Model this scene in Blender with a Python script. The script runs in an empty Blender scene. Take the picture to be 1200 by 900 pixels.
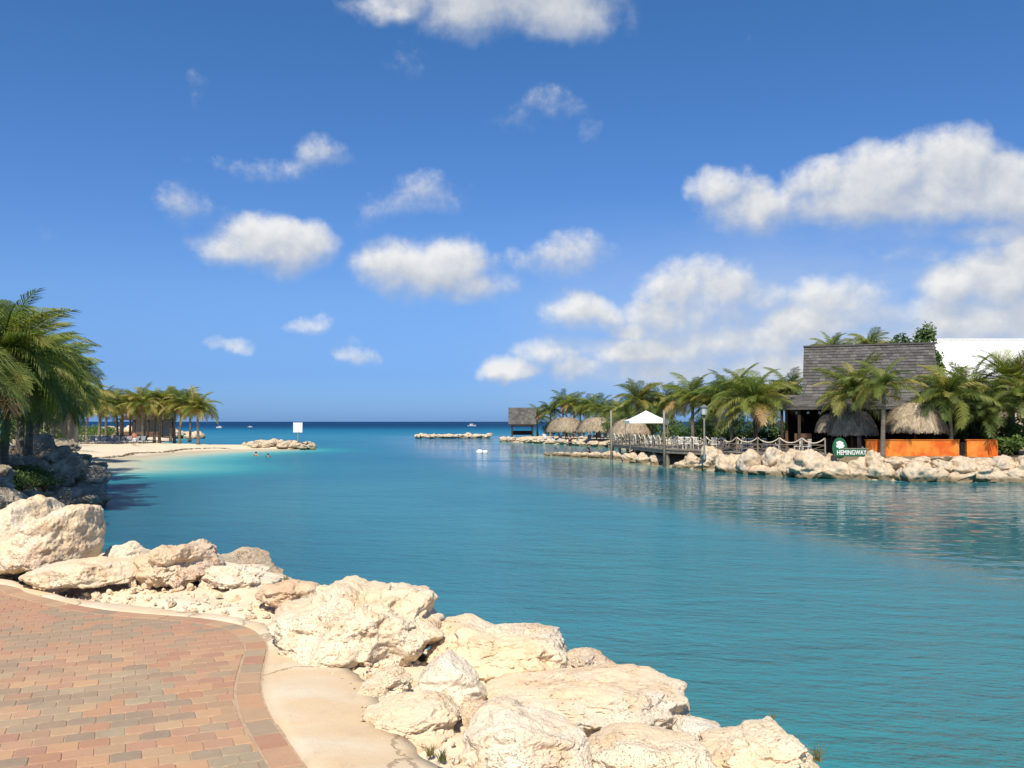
import bpy, bmesh, math, random
import numpy as np
from mathutils import Vector, Matrix

R = math.radians
SC = bpy.context.scene
COL = SC.collection

# ------------------------------------------------------------------ camera
CAM_H = 3.7            # eye height above the water; the promenade lies at 2.1 m
FPX = 1040.0           # focal length in pixels of the 1200 x 900 photograph
PITCH = math.atan(44.0 / FPX)
cam_data = bpy.data.cameras.new('camera')
cam_data.sensor_width = 36.0
cam_data.lens = FPX / 1200.0 * 36.0
cam_data.clip_start = 0.1
cam_data.clip_end = 90000.0
cam = bpy.data.objects.new('camera', cam_data)
COL.objects.link(cam)
cam.location = (0, 0, CAM_H)
cam.rotation_euler = (math.pi / 2 + PITCH, 0, 0)
SC.camera = cam


def ray(px, py):
    xc, yc = (px - 600.0) / FPX, (450.0 - py) / FPX
    cp, sp = math.cos(PITCH), math.sin(PITCH)
    return np.array([xc, cp - sp * yc, sp + cp * yc])


def at(px, py, Y):
    d = ray(px, py)
    k = Y / d[1]
    return np.array([d[0] * k, Y, CAM_H + d[2] * k])


def gnd(px, py, z=0.0):
    d = ray(px, py)
    k = (z - CAM_H) / d[2]
    return np.array([d[0] * k, d[1] * k, z])


# ------------------------------------------------------------------ sun and sky
SUN_EL = R(52)
SUN_AZ = math.atan2(-0.13, -0.87)        # clockwise from +Y: behind the camera and to its side
sun_dir = Vector((math.sin(SUN_AZ) * math.cos(SUN_EL), math.cos(SUN_AZ) * math.cos(SUN_EL), math.sin(SUN_EL)))
sun_data = bpy.data.lights.new('sun', 'SUN')
sun_data.energy = 4.3
sun_data.angle = R(0.53)
sun_data.color = (1.0, 0.92, 0.77)
sun = bpy.data.objects.new('sun', sun_data)
COL.objects.link(sun)
sun.location = (0, 0, 60)
sun.rotation_euler = (-sun_dir).to_track_quat('-Z', 'Y').to_euler()

world = bpy.data.worlds.new('World')
SC.world = world
world.use_nodes = True
SKY_STRENGTH = 0.067


class NT:
    """small helper to write node trees"""
    def __init__(self, tree):
        self.t = tree
        self.n = tree.nodes
        self.l = tree.links

    def link(self, a, b):
        self.l.new(a, b)

    def put(self, sock, v):
        if isinstance(v, bpy.types.NodeSocket):
            self.l.new(v, sock)
        elif v is not None:
            sock.default_value = v

    def math(self, op, a, b=None, c=None, clamp=False):
        m = self.n.new('ShaderNodeMath')
        m.operation = op
        m.use_clamp = clamp
        self.put(m.inputs[0], a)
        if b is not None:
            self.put(m.inputs[1], b)
        if c is not None:
            self.put(m.inputs[2], c)
        return m.outputs[0]

    def vec(self, op, a, b=None, out=0):
        m = self.n.new('ShaderNodeVectorMath')
        m.operation = op
        self.put(m.inputs[0], a)
        if b is not None:
            if op == 'SCALE':
                self.put(m.inputs[3], b)
            else:
                self.put(m.inputs[1], b)
        return m.outputs['Value'] if op in ('LENGTH', 'DOT_PRODUCT', 'DISTANCE') else m.outputs[0]

    def noise(self, vec, scale, detail=4, rough=0.5, lac=2.0, dist=0.0, color=False):
        m = self.n.new('ShaderNodeTexNoise')
        self.put(m.inputs['Vector'], vec)
        self.put(m.inputs['Scale'], scale)
        m.inputs['Detail'].default_value = detail
        m.inputs['Roughness'].default_value = rough
        m.inputs['Lacunarity'].default_value = lac
        m.inputs['Distortion'].default_value = dist
        return m.outputs['Color'] if color else m.outputs['Fac']

    def voronoi(self, vec, scale, feature='F1'):
        m = self.n.new('ShaderNodeTexVoronoi')
        m.feature = feature
        self.put(m.inputs['Vector'], vec)
        self.put(m.inputs['Scale'], scale)
        return m.outputs['Distance']

    def rng(self, v, a, b, c=0.0, d=1.0, smooth=True):
        m = self.n.new('ShaderNodeMapRange')
        m.interpolation_type = 'SMOOTHSTEP' if smooth else 'LINEAR'
        m.clamp = True
        self.put(m.inputs[0], v)
        for i, q in enumerate((a, b, c, d)):
            self.put(m.inputs[i + 1], q)
        return m.outputs[0]

    def mix(self, f, a, b, mode='MIX'):
        m = self.n.new('ShaderNodeMix')
        m.data_type = 'RGBA'
        m.blend_type = mode
        m.clamp_factor = True
        self.put(m.inputs[0], f)
        for s, v in ((m.inputs[6], a), (m.inputs[7], b)):
            if isinstance(v, (tuple, list)):
                s.default_value = (v[0], v[1], v[2], 1.0)
            else:
                self.l.new(v, s)
        return m.outputs[2]

    def fmix(self, f, a, b):
        m = self.n.new('ShaderNodeMix')
        m.data_type = 'FLOAT'
        self.put(m.inputs[0], f)
        self.put(m.inputs[2], a)
        self.put(m.inputs[3], b)
        return m.outputs[0]

    def ramp(self, v, stops, interp='LINEAR'):
        m = self.n.new('ShaderNodeValToRGB')
        cr = m.color_ramp
        cr.interpolation = interp
        while len(cr.elements) < len(stops):
            cr.elements.new(0.5)
        for e, (p, c) in zip(cr.elements, stops):
            e.position = p
            e.color = (c[0], c[1], c[2], 1.0)
        self.put(m.inputs[0], v)
        return m.outputs[0]

    def sep(self, v):
        m = self.n.new('ShaderNodeSeparateXYZ')
        self.put(m.inputs[0], v)
        return m.outputs

    def comb(self, x, y, z):
        m = self.n.new('ShaderNodeCombineXYZ')
        for s, v in zip(m.inputs, (x, y, z)):
            self.put(s, v)
        return m.outputs[0]

    def bump(self, h, strength=0.3, dist=0.02, normal=None):
        m = self.n.new('ShaderNodeBump')
        m.inputs['Strength'].default_value = strength
        self.put(m.inputs['Distance'], dist)
        self.put(m.inputs['Height'], h)
        if normal is not None:
            self.put(m.inputs['Normal'], normal)
        return m.outputs[0]


# clouds of the sky, (azimuth, elevation) ellipses read from the photograph: px, py, rx, ry, weight
CLOUDS = [
    (470, 2, 62, 16, .75), (560, 2, 66, 36, 1.0), (645, 8, 68, 32, 1.0), (600, -30, 120, 45, 1.0), (478, 68, 32, 17, .5),
    (640, 118, 52, 18, .50), (610, 140, 30, 12, .45), (305, 192, 70, 12, .56), (372, 180, 34, 20, .62),
    (225, 245, 38, 24, .60), (262, 262, 52, 18, .52), (288, 297, 56, 22, .85), (322, 288, 68, 34, 1.0), (355, 292, 40, 22, .85),
    (490, 231, 60, 19, .62), (428, 262, 26, 26, .50), (455, 240, 34, 16, .52), (467, 314, 46, 30, .95), (510, 318, 72, 34, 1.0), (560, 338, 44, 20, .82),
    (672, 293, 46, 24, .78), (635, 308, 62, 20, .66), (360, 380, 34, 11, .72), (262, 408, 27, 8, .66), (423, 415, 26, 12, .70), (420, 400, 12, 7, .55),
    (856, 222, 42, 28, .95), (885, 240, 60, 28, 1.0), (915, 250, 34, 16, .72), (975, 210, 52, 26, .82), (1040, 205, 70, 40, 1.0), (1105, 200, 78, 44, 1.0),
    (1070, 230, 150, 26, 1.0), (1170, 215, 64, 38, 1.0), (1230, 220, 70, 40, 1.0), (1055, 262, 36, 16, .56), (1175, 268, 52, 14, .74), (1058, 300, 38, 16, .56), (1030, 290, 24, 10, .46),
    (690, 370, 50, 22, .90), (738, 388, 32, 13, .76), (820, 340, 66, 34, .95), (800, 365, 70, 28, .9), (880, 345, 40, 22, .74), (985, 352, 60, 28, .86), (955, 378, 80, 26, .88), (1020, 372, 60, 22, .78),
    (1115, 335, 50, 26, .90), (1165, 330, 60, 40, .95), (1205, 300, 40, 34, 1.0), (1140, 372, 90, 34, .90), (1220, 370, 80, 50, .9),
    (598, 432, 40, 14, .78), (640, 415, 42, 17, .62), (665, 432, 42, 14, .62), (760, 412, 90, 20, .72), (850, 398, 90, 26, .82), (930, 425, 110, 24, .78), (800, 438, 130, 20, .66), (1040, 410, 90, 26, .76), (1000, 450, 220, 26, .64),
    (165, 22, 34, 10, .42), (230, 95, 14, 22, .42), (68, 265, 22, 9, .40), (697, 155, 12, 12, .40), (745, 10, 12, 20, .42), (850, 45, 16, 10, .34),
]


def cloud_ellipse(c):
    px, py, rx, ry, w = c
    v = ray(px, py)
    v = v / np.linalg.norm(v)
    az, el = math.atan2(v[0], v[1]), math.asin(v[2])
    k = math.cos(math.atan2(px - 600, FPX))
    return az, el, rx * 1.12 / FPX * k * k, ry * 1.12 / FPX * k, (w if w > .8 else w + .06 if py > 385 and px > 590 else w - .13 if w > .66 else w - .21)


def build_world():
    t = NT(world.node_tree)
    t.n.clear()
    out = t.n.new('ShaderNodeOutputWorld')
    sky = t.n.new('ShaderNodeTexSky')
    sky.sky_type = 'NISHITA'
    sky.sun_disc = False
    sky.sun_elevation = SUN_EL
    sky.sun_rotation = SUN_AZ
    sky.altitude = 0
    sky.air_density = 1.0
    sky.dust_density = 0.6
    sky.ozone_density = 2.0
    tc = t.n.new('ShaderNodeTexCoord')
    d = tc.outputs['Generated']
    s = t.sep(d)
    az = t.math('ARCTAN2', s[0], s[1])
    el = t.math('ARCSINE', s[2])
    # clear tropical air: deeper blue than the default atmosphere, the same all round
    grade = t.ramp(t.math('MULTIPLY', el, 2.0), [(0.0, (.39, .74, 1.7)), (.05, (.385, .70, 1.5)), (.104, (.38, .65, 1.35)), (.17, (.46, .71, 1.27)), (.274, (.56, .82, 1.29)), (.55, (.50, .85, 1.32)), (.84, (.45, .87, 1.31))])
    skycol = t.mix(1.0, sky.outputs[0], grade, 'MULTIPLY')

    # thin bright veil low over the land side
    veil = t.math('MULTIPLY', t.rng(el, 0.0, 0.05), t.rng(el, 0.26, 0.07))
    veil = t.math('MULTIPLY', veil, t.math('MULTIPLY', t.rng(az, -0.10, 0.30), t.rng(az, 2.6, 1.6)))
    veil = t.math('MULTIPLY', veil, t.rng(t.noise(t.vec('MULTIPLY', d, (1, 1, 2.5)), 5.0, 5, 0.6), 0.30, 0.62, 0.18, 0.55))
    skycol = t.mix(veil, skycol, (6.3, 6.9, 7.8))
    p0 = t.comb(az, el, 0)
    warp = t.noise(d, 9.0, 4, 0.58, color=True)
    warp = t.vec('SUBTRACT', warp, (0.5, 0.5, 0.5))
    warp = t.vec('MULTIPLY', warp, (0.060, 0.050, 0))
    p = t.vec('ADD', p0, warp)
    p_up = t.vec('ADD', p, (-0.010, 0.020, 0))
    n_big = t.noise(d, 19.0, 7, 0.56)
    n_off = t.noise(t.vec('ADD', d, (-0.006, 0.0, 0.012)), 19.0, 5, 0.56)
    n_fine = t.noise(d, 70.0, 5, 0.6)
    n_edge = t.math('MULTIPLY_ADD', n_big, 1.15, -0.575)
    n_edge = t.math('ADD', n_edge, t.math('MULTIPLY_ADD', n_fine, 0.42, -0.21))
    relief = t.math('SUBTRACT', n_big, n_off)

    def background(f0, f1):
        bg = t.n.new('ShaderNodeBackground')
        bg.inputs['Strength'].default_value = SKY_STRENGTH
        if f0 is None:
            t.link(skycol, bg.inputs['Color'])
            return bg.outputs[0]
        dens = t.math('ADD', f0, n_edge)
        shade = t.math('SUBTRACT', f0, f1)                    # grows towards the sunlit tops
        top = t.rng(shade, -0.25, 0.35)                        # crisp tops, frayed bases
        thin = t.rng(dens, t.fmix(top, 0.05, 0.16), t.fmix(top, 1.12, 0.84))
        lit = t.math('MULTIPLY_ADD', shade, 0.85, 0.43)
        lit = t.math('MULTIPLY_ADD', relief, 1.5, lit, clamp=True)
        ccol = t.ramp(lit, [(0.0, (4.6, 5.2, 6.2)), (0.4, (6.2, 6.5, 7.0)), (0.75, (8.0, 8.1, 8.1)), (1.0, (9.3, 9.2, 9.0))])
        t.link(t.mix(t.math('MULTIPLY', thin, 0.92), skycol, ccol), bg.inputs['Color'])
        return bg.outputs[0]

    E = [cloud_ellipse(c) for c in CLOUDS]

    def tile(a0, a1, e0, e1):
        use = []
        for (ca, ce, sx, sy, w) in E:
            k = math.sqrt((w + 0.6) / (0.62 * w))
            mx, my = sx * k + 0.04, sy * k + 0.05
            if ca + mx > a0 and ca - mx < a1 and ce + my > e0 and ce - my < e1:
                use.append((ca, ce, sx, sy, w))
        if not use:
            return background(None, None)
        g = bpy.data.node_groups.new('cloud_field', 'ShaderNodeTree')
        for nm in ('p', 'p_up'):
            g.interface.new_socket(nm, in_out='INPUT', socket_type='NodeSocketVector')
        for nm in ('f', 'f_up'):
            g.interface.new_socket(nm, in_out='OUTPUT', socket_type='NodeSocketFloat')
        q = NT(g)
        gi, go = q.n.new('NodeGroupInput'), q.n.new('NodeGroupOutput')
        for k in (0, 1):
            acc = None
            for (ca, ce, sx, sy, w) in use:
                dv = q.vec('SUBTRACT', gi.outputs[k], (ca, ce, 0))
                dv = q.vec('MULTIPLY', dv, (1 / sx, 1 / sy, 0))
                f = q.math('MULTIPLY_ADD', q.vec('DOT_PRODUCT', dv, dv), -0.62 * w, w)
                acc = f if acc is None else q.math('SMOOTH_MAX', acc, f, 0.12)
            q.link(q.math('MAXIMUM', acc, -0.75), go.inputs[k])
        m = t.n.new('ShaderNodeGroup')
        m.node_tree = g
        t.link(p, m.inputs[0])
        t.link(p_up, m.inputs[1])
        return background(m.outputs[0], m.outputs[1])

    def choose(value, edge, low, high):
        m = t.n.new('ShaderNodeMixShader')
        t.link(t.math('GREATER_THAN', value, edge), m.inputs[0])
        t.link(low, m.inputs[1])
        t.link(high, m.inputs[2])
        return m.outputs[0]

    def split(edges, make, value):
        if len(edges) == 2:
            return make(edges[0], edges[1])
        k = len(edges) // 2
        return choose(value, edges[k], split(edges[:k + 1], make, value), split(edges[k:], make, value))
    AZ = [-0.62, -0.36, -0.10, 0.09, 0.34, 0.62]
    EL = [0.0, 0.13, 0.21, 0.32, 0.56]
    window = split(EL, lambda e0, e1: split(AZ, lambda a0, a1: tile(a0, a1, e0, e1), az), el)
    # the rest of the sky, outside the photographed window, carries scattered clouds of the same kind
    squash = t.vec('MULTIPLY', d, (1, 1, 2.2))
    gen = t.noise(squash, 4.2, 4, 0.55)
    gen = t.rng(gen, 0.50, 0.74, -0.5, 1.0, smooth=False)
    fade = t.math('MAXIMUM', t.rng(t.math('ABSOLUTE', az), 0.58, 0.72), t.rng(el, 0.50, 0.66))
    gen = t.fmix(fade, -0.75, gen)
    rest = background(gen, t.math('SUBTRACT', gen, 0.1))
    side = choose(t.math('ABSOLUTE', az), 0.62, choose(el, 0.56, window, rest), rest)
    low = t.n.new('ShaderNodeBackground')
    low.inputs['Strength'].default_value = SKY_STRENGTH
    t.link(skycol, low.inputs['Color'])
    t.link(choose(el, 0.0, low.outputs[0], side), out.inputs[0])


build_world()
world.cycles.sampling_method = 'MANUAL'
world.cycles.sample_map_resolution = 256
vs = SC.view_settings
vs.view_transform = 'Standard'
vs.look = 'None'
vs.exposure = 0.55
vs.gamma = 1.0
vs.use_curve_mapping = False
SC.render.engine = 'CYCLES'
SC.cycles.use_denoising = True
SC.cycles.max_bounces = 8
SC.cycles.caustics_reflective = False
SC.cycles.caustics_refractive = False


# ------------------------------------------------------------------ helpers
rnd = random.Random(11)


def _h(ix, iy, iz, seed):
    h = (ix.astype(np.uint32) * np.uint32(374761393) + iy.astype(np.uint32) * np.uint32(668265263)
         + iz.astype(np.uint32) * np.uint32(2147483647) + np.uint32(seed * 1013904223 & 0xffffffff))
    h = (h ^ (h >> np.uint32(13))) * np.uint32(1274126177)
    h = h ^ (h >> np.uint32(16))
    return h.astype(np.float64) / 4294967295.0 * 2.0 - 1.0


def vnoise(P, seed=0):
    P = np.asarray(P, float) + 1000.0
    i = np.floor(P).astype(np.int64)
    f = P - i
    u = f * f * f * (f * (f * 6 - 15) + 10)
    r = 0.0
    for dx in (0, 1):
        wx = u[:, 0] if dx else 1 - u[:, 0]
        for dy in (0, 1):
            wy = u[:, 1] if dy else 1 - u[:, 1]
            for dz in (0, 1):
                wz = u[:, 2] if dz else 1 - u[:, 2]
                r = r + wx * wy * wz * _h(i[:, 0] + dx, i[:, 1] + dy, i[:, 2] + dz, seed)
    return r


def fbm(P, octaves=4, seed=0, gain=0.5):
    a, s, r = 1.0, 1.0, 0.0
    for k in range(octaves):
        r = r + a * vnoise(P * s, seed + k * 17)
        a *= gain
        s *= 2.03
    return r


def ridged(P, octaves=4, seed=0):
    a, s, r = 1.0, 1.0, 0.0
    for k in range(octaves):
        r = r + a * (1 - 2 * np.abs(vnoise(P * s, seed + k * 31)))
        a *= 0.5
        s *= 2.1
    return r


def new_mesh(name, V, F, mats=(), smooth=False):
    me = bpy.data.meshes.new(name)
    me.from_pydata([tuple(map(float, v)) for v in V], [], [tuple(map(int, f)) for f in F])
    for m in (mats if isinstance(mats, (list, tuple)) else [mats]):
        me.materials.append(m)
    if smooth:
        me.polygons.foreach_set('use_smooth', [True] * len(me.polygons))
    me.update()
    return me


def link(name, me, parent=None, loc=None, rot=None, scale=None):
    o = bpy.data.objects.new(name, me)
    COL.objects.link(o)
    if parent is not None:
        o.parent = parent
    if loc is not None:
        o.location = tuple(float(v) for v in loc)
    if rot is not None:
        o.rotation_euler = rot
    if scale is not None:
        o.scale = scale if hasattr(scale, '__len__') else (scale,) * 3
    return o


def tag(o, label=None, cat=None, group=None, kind=None):
    for k, v in (('label', label), ('category', cat), ('group', group), ('kind', kind)):
        if v:
            o[k] = v
    return o


def thing(name, label, cat, loc=(0, 0, 0), rz=0.0, group=None):
    o = link(name, None, None, loc, (0, 0, rz))
    o.empty_display_size = 0.3
    return tag(o, label, cat, group)


class MB:
    """collects simple solids into one mesh"""
    def __init__(self):
        self.V, self.F = [], []

    def add(self, V, F):
        b = len(self.V)
        self.V += [tuple(v) for v in V]
        self.F += [tuple(b + i for i in f) for f in F]
        return self

    def box(self, c, s, rz=0.0, rx=0.0, ry=0.0):
        m = Matrix.Rotation(rz, 3, 'Z') @ Matrix.Rotation(ry, 3, 'Y') @ Matrix.Rotation(rx, 3, 'X')
        V = []
        for x in (-.5, .5):
            for y in (-.5, .5):
                for z in (-.5, .5):
                    V.append(tuple(m @ Vector((x * s[0], y * s[1], z * s[2])) + Vector(c)))
        return self.add(V, [(0, 1, 3, 2), (4, 6, 7, 5), (0, 4, 5, 1), (2, 3, 7, 6), (0, 2, 6, 4), (1, 5, 7, 3)])

    def beam(self, a, b, w, h=None):
        """square bar between two points"""
        a, b = Vector(a), Vector(b)
        h = h or w
        d = (b - a).normalized()
        up = Vector((0, 0, 1)) if abs(d.z) < 0.95 else Vector((0, 1, 0))
        s = d.cross(up).normalized()
        u = s.cross(d).normalized()
        V = []
        for p in (a, b):
            for i, j in ((-1, -1), (1, -1), (1, 1), (-1, 1)):
                V.append(tuple(p + s * (i * w / 2) + u * (j * h / 2)))
        return self.add(V, [(0, 1, 2, 3), (7, 6, 5, 4), (0, 4, 5, 1), (1, 5, 6, 2), (2, 6, 7, 3), (3, 7, 4, 0)])

    def tube(self, pts, radii, n=8, caps=True):
        pts = [Vector(tuple(p)) for p in pts]
        if not hasattr(radii, '__len__'):
            radii = [radii] * len(pts)
        b = len(self.V)
        prev = None
        for i, p in enumerate(pts):
            d = (pts[min(i + 1, len(pts) - 1)] - pts[max(i - 1, 0)]).normalized()
            ref = prev if prev is not None else (Vector((1, 0, 0)) if abs(d.x) < 0.9 else Vector((0, 1, 0)))
            s = (ref - d * ref.dot(d)).normalized()
            prev = s
            u = d.cross(s)
            for k in range(n):
                a = 2 * math.pi * k / n
                self.V.append(tuple(p + (s * math.cos(a) + u * math.sin(a)) * radii[i]))
        for i in range(len(pts) - 1):
            for k in range(n):
                k2 = (k + 1) % n
                self.F.append((b + i * n + k, b + i * n + k2, b + (i + 1) * n + k2, b + (i + 1) * n + k))
        if caps:
            self.F.append(tuple(b + k for k in reversed(range(n))))
            self.F.append(tuple(b + (len(pts) - 1) * n + k for k in range(n)))
        return self

    def build(self, name, mat, parent=None, loc=None, rot=None, smooth=False):
        return link(name, new_mesh(name, self.V, self.F, mat, smooth), parent, loc, rot)


ORD = 'first second third fourth fifth sixth seventh eighth ninth tenth eleventh twelfth thirteenth fourteenth fifteenth sixteenth seventeenth eighteenth nineteenth twentieth'.split()


# ------------------------------------------------------------------ materials
MATS = {}


def principled(name, rough=0.8, spec=0.3):
    m = bpy.data.materials.new(name)
    m.use_nodes = True
    t = NT(m.node_tree)
    b = t.n['Principled BSDF']
    b.inputs['Roughness'].default_value = rough
    b.inputs['Specular IOR Level'].default_value = spec
    MATS[name] = m
    return m, t, b


def coords(t, kind='Object'):
    c = t.n.new('ShaderNodeTexCoord')
    if kind != 'Object':
        return c.outputs[kind]
    oi = t.n.new('ShaderNodeObjectInfo')
    off = t.vec('SCALE', (13.7, 7.1, 3.3), oi.outputs['Random'])
    return t.vec('ADD', c.outputs['Object'], off)


def simple(name, col, col2=None, scale=3.0, rough=0.8, bump=0.0, bscale=None, vary=0.0, spec=0.3, stretch=(1, 1, 1), detail=5, island=0.0, col3=(0, 0, 0)):
    m, t, b = principled(name, rough, spec)
    v = t.vec('MULTIPLY', coords(t), stretch)
    n = t.noise(v, scale, detail, 0.6)
    c = t.mix(t.rng(n, 0.3, 0.7), col, col2 or tuple(x * 0.75 for x in col))
    if island:
        gi = t.n.new('ShaderNodeNewGeometry')
        c = t.mix(t.math('MULTIPLY', gi.outputs['Random Per Island'], island), c, col3)
    if vary:
        oi = t.n.new('ShaderNodeObjectInfo')
        hs = t.n.new('ShaderNodeHueSaturation')
        t.link(c, hs.inputs['Color'])
        t.put(hs.inputs['Value'], t.math('MULTIPLY_ADD', oi.outputs['Random'], vary, 1 - vary / 2))
        c = hs.outputs[0]
    t.link(c, b.inputs['Base Color'])
    if bump:
        t.link(t.bump(t.noise(v, bscale or scale * 4, 6, 0.6), bump, 0.05), b.inputs['Normal'])
    return m


def rock_material(name, cream, white, tan, dark, s=1.0, bump=0.7, algae=False):
    m, t, b = principled(name, 0.92, 0.15)
    v = coords(t)
    big = t.noise(v, 1.6 * s, 4, 0.55)
    mid = t.noise(v, 5.0 * s, 6, 0.62)
    fine = t.noise(v, 34.0 * s, 7, 0.68)
    warp = t.vec('ADD', v, t.vec('SCALE', t.noise(v, 9 * s, 3, color=True), 0.10 / s))
    pits = t.voronoi(warp, 26.0 * s)
    pits2 = t.voronoi(warp, 60.0 * s)
    hole = t.math('MULTIPLY', t.rng(pits, 0.30, 0.10), t.rng(mid, 0.46, 0.62))
    hole2 = t.math('MULTIPLY', t.rng(pits2, 0.34, 0.08), t.rng(big, 0.42, 0.60))
    holes = t.math('MAXIMUM', hole, hole2)
    c = t.mix(t.rng(big, 0.36, 0.62), cream, white)
    wide = t.noise(v, 0.9 * s, 5, 0.6)
    c = t.mix(t.rng(wide, 0.50, 0.66, 0.0, 0.55), c, tuple(0.5 * sum(white) / 3 + 0.33 * x for x in white))      # grey weathered skin
    c = t.mix(t.rng(t.noise(t.vec('ADD', v, (5, 2, 9)), 2.2 * s, 4, 0.6), 0.54, 0.68, 0.0, 0.5), c, (tan[0] * 1.04, tan[1] * .98, tan[2] * 1.08))
    c = t.mix(t.math('MULTIPLY', t.rng(mid, 0.46, 0.70), 0.85), c, tan)
    c = t.mix(t.math('MULTIPLY', t.rng(fine, 0.52, 0.74), 0.35), c, tuple(x * 0.55 for x in tan))
    c = t.mix(t.math('MULTIPLY', holes, 0.60), c, dark)
    if algae:                                                  # wet dark band and weed at the waterline
        g = t.n.new('ShaderNodeNewGeometry')
        z = t.sep(g.outputs['Position'])[2]
        zz = t.math('MULTIPLY_ADD', mid, 0.45, z)
        c = t.mix(t.rng(zz, 0.66, 0.42, 0.0, 0.85), c, (0.15, 0.115, 0.065))
    t.link(c, b.inputs['Base Color'])
    h = t.math('MULTIPLY_ADD', fine, 0.55, t.math('MULTIPLY', mid, 0.8))
    h = t.math('MULTIPLY_ADD', holes, -0.55, h)
    t.link(t.bump(h, bump, 0.045 / s), b.inputs['Normal'])
    return m


rock_material('limestone', (.70, .545, .36), (.74, .62, .455), (.62, .435, .265), (.26, .175, .105))
rock_material('limestone_white', (.70, .58, .42), (.73, .64, .51), (.63, .46, .295), (.38, .27, .18))
rock_material('limestone_pink', (.60, .43, .275), (.66, .51, .35), (.54, .335, .20), (.26, .17, .11))
rock_material('limestone_far', (.57, .445, .305), (.65, .545, .405), (.48, .34, .22), (.22, .15, .09), s=0.55, bump=1.0, algae=True)
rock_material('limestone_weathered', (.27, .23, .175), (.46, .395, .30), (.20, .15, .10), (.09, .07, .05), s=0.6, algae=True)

# paving stones: four tints, each stone a little different
for nm, c1, c2 in (('paver_orange', (.435, .24, .135), (.395, .215, .125)), ('paver_rose', (.405, .22, .142), (.365, .20, .132)),
                   ('paver_tan', (.39, .245, .148), (.35, .225, .138)), ('paver_grey', (.30, .235, .16), (.25, .20, .14))):
    m, t, b = principled(nm, 0.9, 0.2)
    v = coords(t)
    n1 = t.noise(v, 9.0, 5, 0.6)
    n2 = t.noise(v, 120.0, 5, 0.7)
    c = t.mix(t.rng(n1, 0.3, 0.7), c1, c2)
    c = t.mix(t.math('MULTIPLY', t.rng(n2, 0.45, 0.7), 0.30), c, (.55, .42, .32))
    g = t.n.new('ShaderNodeNewGeometry')
    wide = t.noise(g.outputs['Position'], 1.1, 4, 0.6)
    c = t.mix(t.rng(wide, 0.36, 0.68, 0.12, 0.55), c, (.43, .28, .175))   # sand trodden over the stones
    oi = t.n.new('ShaderNodeObjectInfo')
    hs = t.n.new('ShaderNodeHueSaturation')
    t.link(c, hs.inputs['Color'])
    t.put(hs.inputs['Value'], t.math('MULTIPLY_ADD', oi.outputs['Random'], 0.22, 0.89))
    t.put(hs.inputs['Hue'], t.math('MULTIPLY_ADD', oi.outputs['Random'], 0.016, 0.492))
    t.link(hs.outputs[0], b.inputs['Base Color'])
    t.link(t.bump(n2, 0.5, 0.006), b.inputs['Normal'])

# sand coloured cement apron
m, t, b = principled('cement', 0.85, 0.2)
v = coords(t)
n1 = t.noise(t.vec('MULTIPLY', v, (1.0, 1.8, 1)), 1.1, 5, 0.55)
n2 = t.noise(v, 4.0, 6, 0.65)
n3 = t.noise(v, 90.0, 6, 0.7)
c = t.mix(t.rng(n1, 0.38, 0.62), (.60, .45, .285), (.62, .525, .395))
c = t.mix(t.math('MULTIPLY', t.rng(n2, 0.5, 0.75), 0.5), c, (.58, .385, .22))
c = t.mix(t.math('MULTIPLY', t.rng(n3, 0.5, 0.8), 0.25), c, (.45, .34, .22))
t.link(c, b.inputs['Base Color'])
cv = t.vec('ADD', v, t.vec('SCALE', t.noise(v, 3.0, 4, 0.6, color=True), 0.5))
crack = t.rng(t.voronoi(cv, 0.55, 'DISTANCE_TO_EDGE'), 0.010, 0.003)
grit = t.rng(t.noise(v, 260.0, 2, 0.5), 0.66, 0.74)
stain = t.rng(t.noise(t.vec('MULTIPLY', v, (2.2, .8, 1)), 2.3, 6, 0.7), 0.54, 0.70)
c = t.mix(t.math('MULTIPLY', stain, 0.30), c, (.36, .27, .175))
c = t.mix(t.math('MULTIPLY', grit, 0.5), c, (.25, .18, .12))
c = t.mix(t.math('MULTIPLY', crack, 0.6), c, (.22, .16, .10))
t.link(c, b.inputs['Base Color'])
t.link(t.bump(t.math('MULTIPLY_ADD', crack, -0.4, t.math('MULTIPLY_ADD', n3, 0.45, n2)), 0.5, 0.02), b.inputs['Normal'])

# rubble and sand between the rocks
m, t, b = principled('rubble_ground', 0.95, 0.1)
v = coords(t)
n1 = t.noise(v, 1.4, 5, 0.6)
n2 = t.noise(v, 14.0, 7, 0.7)
n3 = t.noise(v, 70.0, 6, 0.7)
c = t.mix(t.rng(n1, 0.35, 0.65), (.66, .52, .35), (.68, .58, .43))
c = t.mix(t.math('MULTIPLY', t.rng(n2, 0.48, 0.70), 0.5), c, (.52, .40, .27))
c = t.mix(t.math('MULTIPLY', t.rng(n3, 0.5, 0.72), 0.5), c, (.66, .60, .50))
t.link(c, b.inputs['Base Color'])
t.link(t.bump(t.math('MULTIPLY_ADD', n3, 0.5, n2), 0.45, 0.025), b.inputs['Normal'])

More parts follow.
